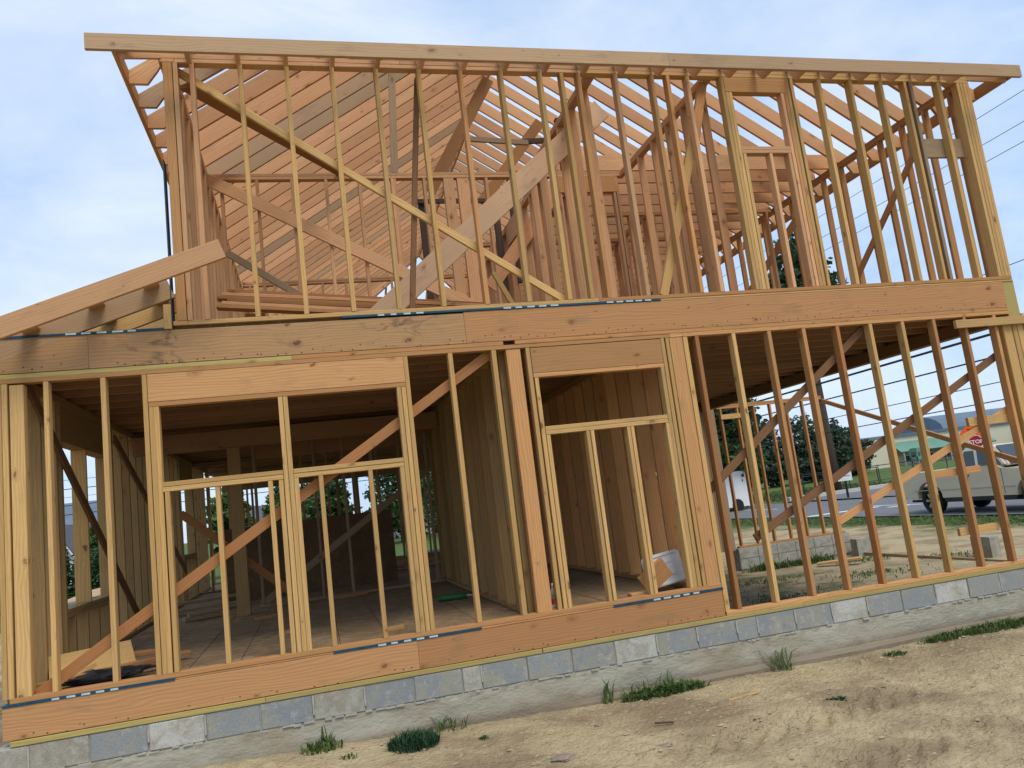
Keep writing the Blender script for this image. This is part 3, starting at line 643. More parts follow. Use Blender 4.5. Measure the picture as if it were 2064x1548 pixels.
# --- rear right porch wall on its own low block foundation
pf = mk('porch_foundation', *multi([(11.2, 13.78, 7.36, 7.56, -1.1, -.48), (13.60, 13.80, 5.9, 7.36, -1.1, -.98)]), 'blockt', house)
for k in range(6):
    x0 = 11.2+k*.43
    for j in (0, 1):
        me = lumber_mesh(.42, .03, .195, 'blockt'); put('concrete_block', me, pf, Matrix.Translation((x0+.215, 7.352, -.585-.205*j)))
pcw = cross_wall(house, 'porch_wall', 11.25, 13.72, 7.38, -.478, 2.40, D4, 'fir', (), 'low porch wall of reddish studs at the back right', .06, .385); box(pcw, 'header', 11.3, 11.9, 7.36, 7.40, 2.1, 2.2, 'spf', 'X')
board(pcw, 'brace', (13.72, 7.35, 2.28), (13.72, 2.4, .45), T, .085, 'fir', (1, 0, 0))
for x0 in (10.72, 10.86, 11.0): box(pcw, 'post', x0, x0+.13, 7.3, 7.42, -.5, 2.40, 'grey', 'Z')
#@@THINGS
# ------------------------------------------------------------------ loose things on the site
def thing_board(name, label, cat, p0, p1, a, b, mat, ref=(0, 1, 0), group=None):
    return tag(board(None, name, p0, p1, a, b, mat, ref), label, cat, group)
thing_board('plank', 'long wide plank leaning diagonally across the upper floor', 'plank', (3.95, 1.0, 2.98), (6.75, 1.0, 5.33), T, .24, 'pale')
thing_board('plank', 'dark upright board standing just behind the upper front studs', 'board', (4.475, .15, 5.14), (4.19, .15, 2.78), .05, .055, 'brown', (1, 0, 0))
thing_board('plank', 'knotty grey stained upright board under the rafters', 'board', (4.60, 2.47, 6.75), (4.495, 2.47, 5.24), T, .09, 'grey', (0, 1, 0))
thing_board('plank', 'reddish brace plank falling from the front left corner to the cross wall plate', 'plank', (2.36, .20, 5.06), (3.85, 2.42, 5.22), T, .15, 'orange', (0, 0, 1))
thing_board('board', 'grey weathered board sloping above the lumber stack', 'board', (2.46, 2.0, 4.10), (3.30, 2.0, 3.50), T, .075, 'grey')
thing_board('board', 'short pale prop leaning low at the middle of the upper floor', 'board', (5.13, .6, 3.29), (5.36, .6, 2.78), T, .05, 'spf')
thing_board('board', 'blackened post beneath the ridge, leftmost of three', 'post', (5.14, 4.5, 5.70), (5.14, 4.5, 4.10), .09, .09, 'dark'); thing_board('board', 'blackened post beneath the ridge, middle of three', 'post', (6.30, 4.45, 5.55), (6.31, 4.45, 4.2), .09, .09, 'dark')
thing_board('board', 'blackened post beneath the ridge, rightmost of three', 'post', (6.57, 4.4, 6.1), (6.54, 4.4, 4.3), .07, .07, 'dark')
thing_board('board', 'dark level rail carried by the blackened posts', 'rail', (5.05, 4.42, 5.67), (6.36, 4.42, 5.66), T, .07, 'dark')
thing_board('board', 'splintered grey board lying level below the rafters', 'board', (5.75, 3.5, 6.23), (6.66, 3.5, 6.17), T, .075, 'grey')
thing_board('board', 'dark short post beside the splintered board', 'post', (7.17, 3.5, 6.55), (7.17, 3.5, 5.3), .09, .09, 'dark'); thing_board('board', 'dark level board running right from the splintered board', 'board', (6.62, 3.56, 6.22), (7.24, 3.56, 6.25), T, .08, 'dark')
thing_board('plank', 'diagonal plank rising to the right behind the cross wall', 'plank', (5.80, 3.4, 3.95), (6.98, 3.4, 5.40), T, .19, 'raf')
WHICH = ['lowest', 'second lowest', 'third', 'fourth', 'fifth', 'topmost']
for k in range(6):
    dy = .05*k; thing_board('stacked_board', 'fir board in the stack on the upper floor, %s of the stack' % WHICH[k], 'board', (2.40+.05*(k % 3), 1.25+.03*k, 3.26+.040*k), (5.2+.3*random.random(), 1.28+.03*k+.04*(k % 2), 2.96+.046*k), .13, .034, ['fir', 'raf', 'orange'][k % 3], (0, 1, 0), 'boards stacked on the upper floor')
for xx in (2.75, 4.9):
    z1 = 3.27 - (xx-2.4)*.11
    thing_board('trestle', 'upright block under the %s end of the board stack' % ('left' if xx < 3 else 'right'), 'block', (xx, 1.42, 2.772), (xx, 1.42, z1-.02), .10, .20, 'raf')
# scrap on the ground floor
thing_board('scrap_board', 'pale plywood offcut lying in the left corner of the floor', 'offcut', (.98, .62, .10), (1.58, .80, .12), .40, .014, 'spf', (.2, 1, .35))
for i, (a, b_, w_, lab) in enumerate([((1.0, .25, .03), (1.9, .55, .06), .09, 'scrap board nearest the sill plate in the left corner'), ((1.15, .35, .0), (2.0, .95, .02), .09, 'scrap board under the plywood offcut'), ((1.30, .9, .09), (1.80, .75, .09), .14, 'short reddish scrap board on top of the corner pile'), ((1.0, .2, -.02), (1.35, .50, .09), .07, 'scrap board tilted against the corner studs')]):
    thing_board('scrap_board', lab, 'board', a, b_, w_, .03, ['fir', 'fir', 'orange', 'spf'][i], (0, 1, 0), 'scrap boards in the left corner')
M['blackbag'] = flat('black_plastic', (.02, .02, .024), .45, .4, 8)
bm = bmesh.new(); bmesh.ops.create_icosphere(bm, subdivisions=3, radius=1)
for v in bm.verts:
    n = v.co.copy(); v.co = Vector((n.x*.30, n.y*.12, n.z*.05+.045))*(1+.35*noise.fractal(n*2.2, 1, 2, 3))
me = bpy.data.meshes.new('plastic_bag'); bm.to_mesh(me); bm.free(); me.materials.append(M['blackbag'])
tag(put('plastic_bag', me, None, Matrix.Translation((1.45, .32, -.03))), 'crumpled black plastic under the scrap boards', 'plastic')
for i, (x0, y0, L_, z, w_) in enumerate([(1.15, 5.5, .9, .12, .19), (1.1, 5.3, 1.0, .03, .19), (1.45, 4.3, .42, .0, .14), (1.5, 4.34, .38, .04, .12)]):
    thing_board('stacked_board', ['dark board on top of the pile by the left wall', 'dark board at the bottom of the pile by the left wall', 'short board lying before the dark pile', 'short board stacked on the other before the dark pile'][i], 'board', (x0, y0, z), (x0+L_, y0+.15, z+.004), w_, .036, 'grey', (0, 1, 0), 'boards on the ground floor')
for i, (x0, y0, L_, mt) in enumerate([(2.8, 1.55, .09, 'fir'), (3.72, .62, .16, 'spf'), (2.40, 3.3, .28, 'fir'), (3.3, 4.5, .5, 'orange')]):
    thing_board('wood_block', ['small dark block behind the middle stud pack', 'flat pale offcut near the second cripple stud', 'short block on the deck by the post', 'reddish block against the cross wall'][i], 'block', (x0, y0, -.02), (x0+L_, y0+.06, -.02), .07, .036, mt, (0, 1, 0), 'offcuts on the ground floor')
# green tube
M['green'] = flat('green_label', (.035, .17, .05), .4, .35, 30); M['white'] = flat('white_plastic', (.78, .79, .80), .45, .05, 6); M['red'] = flat('red_label', (.45, .03, .03), .4, .1)
tube = empty('caulk_tube', (4.64, 2.22, -.04), 'green sealant tube lying on the floor deck', 'tube')
mk('barrel', *cyl((4.48, 2.29, .0), (4.77, 2.18, .0), .034, n=14), 'green', tube, True); mk('nozzle', *cyl((4.77, 2.18, .0), (4.86, 2.145, .0), .012, .004), 'white', tube, True)
mk('end_cap', *cyl((4.465, 2.296, .0), (4.479, 2.29, .0), .036, n=14), 'green', tube)
m_, t_, b_ = newmat('clear_plastic'); b_.inputs['Base Color'].default_value = (.85, .9, .95, 1); b_.inputs['Transmission Weight'].default_value = .9; b_.inputs['Roughness'].default_value = .1; M['clear'] = m_
bot = empty('bottle', (5.29, .45, -.037), 'small clear plastic bottle beside the wide post', 'bottle')
prof = [(.0, 0), (.033, 0), (.035, .01), (.034, .07), (.031, .09), (.035, .11), (.034, .15), (.014, .19), (.013, .205)]
def lathe(prof, c, n=14):
    V = [(c[0]+r*math.cos(2*math.pi*i/n), c[1]+r*math.sin(2*math.pi*i/n), c[2]+z) for r, z in prof for i in range(n)]
    F = [(j*n+i, j*n+(i+1) % n, (j+1)*n+(i+1) % n, (j+1)*n+i) for j in range(len(prof)-1) for i in range(n)]
    return V, F
mk('body', *lathe(prof, (5.29, .45, -.037)), 'clear', bot, True); mk('label', *lathe([(.0355, .03), (.0355, .08)], (5.29, .45, -.037)), 'red', bot, True); mk('cap', *cyl((5.29, .45, .165), (5.29, .45, .182), .015), 'white', bot)
# white foam cooler lid: rounded tray with recessed concentric rectangles
lid = empty('cooler_lid', (6.40, .36, 0), 'white foam cooler lid leaning inside the narrow window bay', 'cooler lid')
def rrect(w_, h, r, n=5):
    P = []
    for cx, cy, a0 in ((w_/2-r, h/2-r, 0), (-w_/2+r, h/2-r, 90), (-w_/2+r, -h/2+r, 180), (w_/2-r, -h/2+r, 270)):
        for k in range(n+1): a = math.radians(a0+90*k/n); P.append((cx+r*math.cos(a), cy+r*math.sin(a)))
    return P
rings = [(.40, .31, .045, -.05), (.40, .31, .045, -.012), (.385, .295, .04, 0), (.345, .255, .03, 0), (.335, .245, .028, -.014), (.235, .145, .015, -.014), (.23, .14, .015, -.006), (.19, .10, .01, -.006), (.185, .095, .01, -.012), (.11, .05, .008, -.012), (.10, .045, .006, -.006)]
V = []
for w_, h, r, d in rings: V += [(x, -d, z) for x, z in rrect(w_, h, r)]
n = 24; F = [(j*n+i, j*n+(i+1) % n, (j+1)*n+(i+1) % n, (j+1)*n+i) for j in range(len(rings)-1) for i in range(n)]+[tuple(range((len(rings)-1)*n, len(rings)*n)), tuple(range(n-1, -1, -1))]
o = mk('shell', V, F, 'white', lid, True, False); fixn(o)
mw = Matrix.Translation((6.405, .34, .17)) @ Matrix.Rotation(math.radians(-7), 4, 'Y') @ Matrix.Rotation(math.radians(-12), 4, 'X'); o.matrix_basis = mw
bm = bmesh.new(); bm.from_mesh(o.data); bm.normal_update(); bm.free(); o.data.polygons.foreach_set('use_smooth', [False]*len(o.data.polygons))
thing_board('wood_block', 'square wood offcut leaning on a corner against the cooler lid', 'block', (6.10, .20, .035+.02), (6.345, .17, .195+.02), .036, .21, 'fir', (0, 1, .25))
thing_board('wood_block', 'short lumber block on the sill below the leaning square offcut', 'block', (5.93, .16, .0), (6.19, .17, .004), .09, .036, 'fir', (0, 1, 0)); thing_board('wood_block', 'lower lumber block under the short one by the sill', 'block', (5.95, .17, -.02), (6.2, .17, -.02), .09, .034, 'orange', (0, 1, 0))
# hanging fixture cord box in the second room
# ------------------------------------------------------------------ weeds, stones, clods
def mat_leaf(name, c0, c1):
    m, t, b = newmat(name); ge = N(t, 'ShaderNodeNewGeometry'); oi = N(t, 'ShaderNodeObjectInfo')
    f = noise_n(t, ge.outputs['Position'], 3.0, 4)
    rnd = ge.outputs['Random Per Island']
    c = mixc(t, math_n(t, 'ADD', math_n(t, 'MULTIPLY', rnd, .6), math_n(t, 'MULTIPLY', f, .4)), c0, c1)
    lk(t, c, b.inputs['Base Color']); b.inputs['Roughness'].default_value = .6; b.inputs['Specular IOR Level'].default_value = .25
    tr = N(t, 'ShaderNodeBsdfTranslucent'); lk(t, c, tr.inputs['Color']); ms = N(t, 'ShaderNodeMixShader'); ms.inputs[0].default_value = .25
    lk(t, b.outputs[0], ms.inputs[1]); lk(t, tr.outputs[0], ms.inputs[2]); lk(t, ms.outputs[0], t.nodes['Material Output'].inputs['Surface'])
    return m
M['weed'] = mat_leaf('weed_leaf', (.05, .105, .025), (.14, .19, .06)); M['weedd'] = mat_leaf('dark_clump_leaf', (.022, .065, .03), (.05, .11, .05))
M['leafd'] = mat_leaf('tree_leaf_dark', (.022, .058, .016), (.075, .125, .035)); M['leafm'] = mat_leaf('tree_leaf_mid', (.04, .09, .02), (.10, .16, .05))
M['hedge'] = mat_leaf('hedge_leaf', (.02, .06, .022), (.05, .11, .04)); M['leaff'] = mat_leaf('far_tree_leaf', (.04, .075, .05), (.075, .115, .07))
M['conifer'] = mat_leaf('conifer_leaf', (.02, .055, .025), (.06, .10, .045)); M['bark'] = flat('bark', (.09, .065, .045), .95, .35, 12, bmp=.8)
M['stone'] = flat('mud_stone', (.24, .19, .145), .95, .3, 14, bmp=.8); M['twig'] = flat('twig', (.42, .30, .17), .9, .2)
def blades(n, rx, ry, h, wd, lean=.6, flatn=0.0, seed=0):
    r = np.random.default_rng(seed); V, F = [], []
    for _ in range(n):
        a = r.uniform(0, 6.283); rr = math.sqrt(r.uniform(0, 1)); x, y = rx*rr*math.cos(a), ry*rr*math.sin(a)
        hh = h*r.uniform(.45, 1)*(1-.45*rr*rr); d = r.uniform(0, 6.283); ln = lean*hh*r.uniform(.3, 1.3)
        dx, dy = math.cos(d), math.sin(d); px, py = -dy*wd*r.uniform(.6, 1.3), dx*wd*r.uniform(.6, 1.3)
        k = len(V)
        V += [(x-px*.6, y-py*.6, -.01), (x+px*.6, y+py*.6, -.01), (x+dx*ln*.4+px, y+dy*ln*.4+py, hh*.6), (x+dx*ln*.4-px, y+dy*ln*.4-py, hh*.6), (x+dx*ln, y+dy*ln, hh*(1-.25*lean))]
        F += [(k, k+1, k+2, k+3), (k+3, k+2, k+4)]
    return V, F
def weed(name, label, x, y, n, rx, ry, h, wd, mat='weed', lean=.6, seed=0, group=None):
    V, F = blades(n, rx, ry, h*.92, wd*.62, lean, 0, seed); z = gz(x, y)+ground_detail(x, y)*(1 if y < 0 else .5)
    if n <= 40:
        e = empty(name, (x, y, z), label, 'weed', group)
        for q in range(n): mk('leaf', [(a+x, b_+y, c+z) for a, b_, c in V[q*5:q*5+5]], [(0, 1, 2, 3), (3, 2, 4)], mat, e)
        return e
    return tag(mk(name, [(a+x, b_+y, c+z) for a, b_, c in V], F, mat), label, 'weed', group)
clump = weed('grass_clump', 'dense round dark green grass clump on the sand', 3.78, -.36, 900, .20, .16, .17, .007, 'weedd', .8, 1)
weed('weed', 'broad leaved weed against the wall left of the dark clump', 3.10, -.10, 90, .16, .10, .15, .016, 'weed', .6, 2)
st = weed('weed', 'tall two bladed weed standing left of the dark clump', 3.12, -.05, 9, .04, .03, .30, .014, 'weed', .35, 3)
weed('weed', 'sparse weed by the wall right of the dark clump', 4.12, -.08, 26, .16, .06, .20, .010, 'weed', .9, 4); weed('weed', 'tiny bright weed right of the dark clump', 4.32, -.45, 30, .05, .04, .05, .012, 'weed', .8, 5)
weed('weed', 'low sprig on the sand below the leftmost weed', 3.28, -.42, 24, .07, .05, .06, .01, 'weed', .9, 6)
weed('weed', 'tall corn like weed at the left end of the wall weeds', 5.52, -.07, 9, .05, .03, .36, .016, 'weed', .45, 7)
weed('weed', 'spreading green weed patch at the foot of the block wall', 6.02, -.13, 700, .42, .11, .13, .012, 'weed', 1.0, 8); weed('weed', 'upright stems within the spreading weed patch', 5.98, -.06, 34, .33, .04, .28, .010, 'weed', .6, 9)
weed('weed', 'lone arching weed in front of the parged wall', 7.22, -.10, 26, .12, .06, .34, .013, 'weed', .8, 10); weed('weed', 'small dark green weed alone on the sand', 7.00, -1.15, 160, .11, .08, .06, .011, 'weedd', 1.0, 11)
weed('weed', 'small bright weed near the wall at the right', 8.28, -.30, 120, .12, .07, .07, .011, 'weed', 1.0, 12)
weed('weed', 'grass strip against the wall at the far right', 9.55, -.14, 900, .85, .10, .14, .010, 'weed', .8, 13); weed('weed', 'grass strip continuing past the right edge', 10.9, -.16, 1000, .8, .13, .20, .010, 'weed', .8, 14)
bw = []
r = np.random.default_rng(21)
for x, y, n, rx, hh in ((7.35, .75, 420, .35, .13), (7.9, 1.5, 300, .5, .10), (8.6, 2.3, 260, .6, .09), (8.3, 1.0, 120, .4, .07), (9.6, 3.4, 220, .8, .09), (11.6, 6.95, 420, .5, .28), (12.5, 6.95, 420, .6, .30), (10.4, 5.4, 220, .9, .1), (13.2, 6.3, 240, .7, .12), (12.0, 4.4, 220, 1.0, .1), (14.2, 5.2, 160, .8, .1)):
    for q in range(n):
        px_, py_ = x+r.normal()*rx*.42, y+r.normal()*rx*(.12 if hh > .2 else .26)
        v_, f_ = blades(1, .01, .01, hh*r.uniform(.5, 1.1), .010, .9, 0, int(r.integers(1e6))); z_ = gz(px_, py_)+ground_detail(px_, py_)*.5
        bw.append(([(a_+px_, b_+py_, c_+z_) for a_, b_, c_ in v_], f_))
tag(mk('bay_weeds', *join(bw), 'weed'), 'low weeds scattered over the dirt inside the open bay', 'weeds', kind='stuff')
def stone(label, x, y, sx, sy, sz, seed, mat='stone', name='clod', group=None):
    bm = bmesh.new(); bmesh.ops.create_icosphere(bm, subdivisions=3, radius=1); sv = Vector((seed*3.1, 1, 2))
    for v in bm.verts:
        n_ = v.co.copy(); v.co = Vector((n_.x*sx, n_.y*sy, max(-.4, n_.z)*sz))*(1+.45*noise.fractal(n_*1.7+sv, 1, 2, 4))
    me = bpy.data.meshes.new(name); bm.to_mesh(me); bm.free(); me.materials.append(M[mat])
    return tag(put(name, me, None, Matrix.Translation((x, y, gz(x, y)+ground_detail(x, y)+sz*.15))), label, 'clod', group)
stone('flat mud clod lying at the bottom edge of the sand', 4.72, -1.22, .085, .05, .03, 1); stone('thin flat clod on the sand right of the larger one', 5.45, -1.33, .08, .035, .014, 2)
stone('small brown clod near the foundation', 5.2, -.62, .03, .022, .018, 3)
thing_board('wood_splinter', 'long pale splinter of wood on the sand', 'splinter', (6.32, -.70, gz(6.4, -.7)+.02), (6.62, -.66, gz(6.6, -.7)+.025), .03, .012, 'spf'); thing_board('stick', 'short dark stick lying on the sand', 'stick', (5.56, -.92, gz(5.6, -.9)+.03), (5.70, -.95, gz(5.7, -.9)+.02), .012, .012, 'dark')
# scattered crumbs of soil
bmc = []
r = np.random.default_rng(5)
for _ in range(1500):
    x = r.uniform(1.5, 11); y = -abs(r.normal(0, 1.6))-.12
    if y < -4.2: continue
    s = r.uniform(.006, .022)*(1.6 if r.uniform() < .06 else 1); z = gz(x, y)+ground_detail(x, y)
    P = np.array([(1, 0, 0), (-1, 0, 0), (0, 1, 0), (0, -1, 0), (0, 0, 1), (0, 0, -1)])*np.array([s*r.uniform(.7, 1.6), s*r.uniform(.6, 1.2), s*r.uniform(.4, .9)])
    bmc.append(([tuple(p+np.array([x, y, z+s*.1])) for p in P], [(0, 2, 4), (2, 1, 4), (1, 3, 4), (3, 0, 4), (2, 0, 5), (1, 2, 5), (3, 1, 5), (0, 3, 5)]))
M['crumb'] = flat('soil_crumb', (.33, .255, .165), .95, .4, 3)
tag(mk('soil_crumbs', *join(bmc), 'crumb'), 'crumbs of dry soil scattered over the sand', 'soil', kind='stuff')
# loose block, plank and edging in the bay
lb = tag(mk('loose_block', *multi([(13.62, 13.95, 6.95, 7.15, -1.02, -.60)]), 'blockt'), 'single concrete block at the end of the porch foundation', 'block')
lb2 = tag(mk('loose_block', *multi([(14.1, 14.3, 4.2, 4.6, -1.02, -.58)]), 'blockt'), 'upright concrete block beyond the ladder rungs', 'block')
thing_board('loose_plank', 'short pale plank lying in the bay dirt', 'plank', (12.2, 6.3, -.86), (12.75, 5.75, -.80), .18, .04, 'spf', (1, 1, 0)); thing_board('edging_board', 'long dark edging board lying in the dirt beyond the bay', 'board', (13.75, 7.0, -.92), (13.6, -2.0, -.93), .04, .10, 'grey', (1, 0, 0))
# grass along the verge
def grass_field(name, label, regions, dens, h, wd, seed):
    r = np.random.default_rng(seed); V = []; F = []
    for x0, x1, y0, y1 in regions:
        n = int((x1-x0)*(y1-y0)*dens); xs_ = r.uniform(x0, x1, n); ys_ = r.uniform(y0, y1, n); hs = h*r.uniform(.4, 1.2, n); aa = r.uniform(0, 6.283, n)
        for x, y, hh, a in zip(xs_, ys_, hs, aa):
            z = -.955 if x < 20 else -.985; dx, dy = math.cos(a)*wd, math.sin(a)*wd; k = len(V)
            V += [(x-dx, y-dy, z), (x+dx, y+dy, z), (x+dy*2, y+dx*2, z+hh)]; F.append((k, k+1, k+2))
    return tag(mk(name, V, F, 'weed'), label, 'grass', kind='stuff')
grass_field('verge_grass', 'short grass verge between the sand and the road', [(18.6, 20.9, 5, 26)], 150, .055, .025, 3)
grass_field('far_grass', 'mown grass across the road', [(29.8, 46, 18, 24), (29.8, 44, 34, 52), (17, 27, 31, 40)], 25, .16, .07, 4)

# ------------------------------------------------------------------ trees and hedge
def leaf_cloud(blobs, n, size, seed, droop=0.0, shell=.55):
    r = np.random.default_rng(seed); V = np.zeros((n*4, 3)); vols = np.array([b_[3]*b_[4]*b_[5] for b_ in blobs])**.75; pick = r.choice(len(blobs), n, p=vols/vols.sum())
    B = np.array(blobs)[pick]; d = r.normal(size=(n, 3)); d /= np.linalg.norm(d, axis=1)[:, None]; rad = r.uniform(shell, 1, n)**.6*(1+.18*r.normal(size=n))
    C = B[:, :3]+d*B[:, 3:6]*rad[:, None]
    a = r.normal(size=(n, 3)); a[:, 2] *= .6; a /= np.linalg.norm(a, axis=1)[:, None]; b_ = np.cross(a, r.normal(size=(n, 3))); b_ /= np.linalg.norm(b_, axis=1)[:, None]
    s = size*r.uniform(.5, 1.25, n)[:, None]; C[:, 2] -= droop*r.uniform(0, 1, n)
    for k, (p, q) in enumerate(((-1, -.12), (0, -.55), (1, .12), (0, .55))): V[k::4] = C+a*s*p+b_*s*q
    return V, [(4*i, 4*i+1, 4*i+2, 4*i+3) for i in range(n)]
def tree(name, label, x, y, z, h, rx, crown_lo, n, size, mat, seed, nb=14, group=None, shape='round'):
    t = empty(name, (x, y, z), label, 'tree', group); r = np.random.default_rng(seed); parts = [cyl((x, y, z-.2), (x+.1, y, z+h*.55), h*.022+.05, h*.012), cyl((x+.1, y, z+h*.55), (x+.15, y+.1, z+h*.92), h*.012, .02)]
    blobs = []
    for k in range(nb):
        f = (k+.5)/nb; zz_ = z+crown_lo+(h-crown_lo)*f
        w_ = {'round': math.sin(math.pi*min(1, f*.82+.16))**.6, 'cone': (1-f)**.75+.08}[shape]; rr = rx*w_
        a = k*2.4+r.uniform(0, 1); d = rr*.55*r.uniform(.5, 1.1); bx, by = x+d*math.cos(a), y+d*math.sin(a); q = rr*r.uniform(.45, .72)
        blobs.append((bx, by, zz_, q, q, max(.35, (h-crown_lo)/nb*r.uniform(1.1, 1.9))))
        parts.append(cyl((x+.08, y, z+min(h*.85, crown_lo*.8+(h-crown_lo)*f*.8)), (bx, by, zz_), .05+h*.004*(1-f), .015, 6))
    mk('trunk', *join(parts), 'bark', t, True); V, F = leaf_cloud(blobs, n, size, seed); mk('crown', V, F, mat, t)
    return t
tree('broad_tree', 'tall dark broad tree standing behind the porch wall', 25.0, 31.0, -.97, 10.0, 2.2, 1.4, 9000, .17, 'leafd', 11, 22)
tree('broad_tree', 'paler leafy tree just left of the tall dark tree', 23.2, 34.5, -.97, 8.2, 2.0, 1.2, 6000, .16, 'leafm', 12, 16)
for i, (px_, py_, h, rx) in enumerate([(54.5, 66, 6.9, 3.4), (57.5, 65.5, 6.0, 2.8), (60.3, 66.5, 5.0, 2.2), (51.0, 68, 7.0, 3.4), (47.5, 70, 6.6, 3.4)]):
    tree('woodland_tree', ['dark round tree in the far wood, tallest in the middle', 'dark tree in the far wood right of the tallest', 'lower tree at the right end of the far wood', 'dark tree in the far wood left of the tallest', 'tree at the left end of the far wood'][i], px_, py_, -.9, h, rx, .4, 5500, .24, 'leaff', 40+i, 16, 'trees of the far wood')
for i, (px_, py_, h, rx, mt, n) in enumerate([(4.4, 44, 4.6, 1.5, 'leafd', 3500), (8.9, 47, 8.0, 2.4, 'leafd', 4000), (1.6, 36, 4.2, 1.2, 'leafm', 3000), (-.6, 32, 4.0, 1.2, 'leafm', 3000), (3.0, 52, 5.2, 2.6, 'leafm', 2500), (11.5, 60, 9, 4, 'leafd', 3000), (-9.0, 46, 3.8, 1.3, 'leafm', 2500), (13.5, 52, 7.5, 3.0, 'leafd', 2500)]):
    tree('garden_tree', ['dark tree behind the house seen past the strand board', 'large dark tree behind the red roofed house', 'green tree seen through the rear window at the left', 'leafy tree beside the left rear window', 'far green tree above the strand board sheet', 'tall far tree at the back right of the rooms', 'pale tree behind the hedge at the left', 'far dark tree behind the right room'][i], px_, py_, -.95, h, rx, .8, n, .2, mt, 60+i, 12, 'garden trees behind the house')
def shrub(x, y, h, rx, i):
    t = empty('hedge_shrub', (x, y, -.95), 'columnar evergreen shrub of the left hedge, %s' % ['first from the left', 'second from the left', 'third from the left', 'fourth from the left', 'fifth from the left', 'sixth from the left', 'seventh from the left', 'eighth from the left', 'ninth from the left', 'tenth from the left'][i], 'shrub', 'evergreen hedge at the left')
    blobs = [(x, y, -.95+h*f, rx*(1-f)**.6+.08, rx*(1-f)**.6+.08, h*.16) for f in (.1, .25, .4, .55, .7, .82, .93)]
    V, F = leaf_cloud(blobs, 1500, .10, 90+i); mk('crown', V, F, 'hedge', t); mk('trunk', *cyl((x, y, -1), (x, y, -.95+h*.7), .06, .03), 'bark', t)
for i in range(10): shrub(-9.4+i*.78, 27.4-i*.15, 2.15+.25*random.random(), .55, i)
tree('conifer', 'spiky conifer top showing through the upper window studs', 34.6, 35.6, -.97, 16.8, 4.2, 10.2, 7000, .24, 'conifer', 77, 24, None, 'cone')

# ------------------------------------------------------------------ signs
M['stopred'] = flat('stop_red', (.42, .012, .025), .4, .08); M['signwhite'] = flat('sign_white', (.82, .82, .82), .4, .04); M['orangesign'] = flat('work_orange', (1.0, .13, .015), .4, .06); M['black'] = flat('black_paint', (.015, .015, .015), .5, .1); M['steel'] = flat('galvanised', (.38, .39, .40), .4, .15, 10, .8)
def text_mesh(txt, size):
    cu = bpy.data.curves.new('t', 'FONT'); cu.body = txt; cu.size = size; cu.align_x = 'CENTER'; cu.align_y = 'CENTER'; cu.extrude = .002; cu.offset = .006*size/.3
    o = bpy.data.objects.new('t', cu); COL.objects.link(o); bpy.context.view_layer.update(); me = bpy.data.meshes.new_from_object(o.evaluated_get(bpy.context.evaluated_depsgraph_get())); bpy.data.objects.remove(o); bpy.data.curves.remove(cu)
    return me
def sign_frame(c, facing):
    ez = Vector(facing).normalized(); ex = Vector((0, 0, 1)).cross(ez).normalized(); ey = ez.cross(ex)
    return Matrix.Translation(c) @ Matrix((ex, ey, ez)).transposed().to_4x4()
def plate(name, poly, mat, fr, t0, t1, parent):
    V, F = prism(poly, 'z', t0, t1); me = bpy.data.meshes.new(name); me.from_pydata(V, [], F); me.materials.append(M[mat]); o = put(name, me, parent, fr); fixn(o); return o
c = (39.7, 29.4, 1.10); fr = sign_frame(c, (-.70, -.72, 0))
ss = empty('stop_sign', (c[0], c[1], -.96), 'red octagonal STOP sign on a post by the road', 'sign')
octo = lambda r_: [(r_*math.cos(math.radians(22.5+45*k)), r_*math.sin(math.radians(22.5+45*k))) for k in range(8)]
plate('border', octo(.405), 'signwhite', fr, -.006, 0, ss); plate('face', octo(.372), 'stopred', fr, .001, .004, ss)
me = text_mesh('STOP', .29); me.materials.append(M['signwhite']); put('lettering', me, ss, fr @ Matrix.Translation((0, 0, .008)))
mk('post', *cyl((c[0]+.03, c[1]+.03, -1.0), (c[0]+.03, c[1]+.03, 1.4), .03), 'steel', ss)
c2 = (39.95, 29.75, 1.66); fr2 = sign_frame(c2, (-.68, -.74, 0)); ws = empty('work_sign', (c2[0], c2[1], -.96), 'orange diamond road work sign partly behind the STOP sign', 'sign')
dm = lambda r_: [(r_, 0), (0, r_), (-r_, 0), (0, -r_)]
plate('face', dm(.68), 'orangesign', fr2, -.006, 0, ws)
for txt, dy, sz in (('ROAD', .17, .17), ('WORK', -.02, .17), ('AHEAD', -.2, .15)):
    me = text_mesh(txt, sz); me.materials.append(M['black']); put('lettering', me, ws, fr2 @ Matrix.Translation((0, dy, .004)))
mk('stand', *join([cyl((c2[0]+.04, c2[1]+.04, .7), (c2[0]-.5, c2[1]+.4, -.96), .02), cyl((c2[0]+.04, c2[1]+.04, .7), (c2[0]+.6, c2[1]-.4, -.96), .02), cyl((c2[0]+.04, c2[1]+.04, .7), (c2[0]+.4, c2[1]+.7, -.96), .02)]), 'black', ws)
c3 = (29.8, 28.2, .18); ys = empty('yard_sign', (29.8, 28.2, -.97), 'small white sign on a dark post across the road', 'sign'); fr3 = sign_frame(c3, (-.6, -.8, 0))
plate('face', [(-.35, -.25), (.35, -.25), (.35, .25), (-.35, .25)], 'signwhite', fr3, 0, .02, ys); mk('post', *cyl((29.83, 28.24, -1), (29.83, 28.24, .3), .06), 'black', ys)
plate('print', [(-.25, -.02), (.25, -.02), (.25, .03), (-.25, .03)], 'steel', fr3, .021, .024, ys)
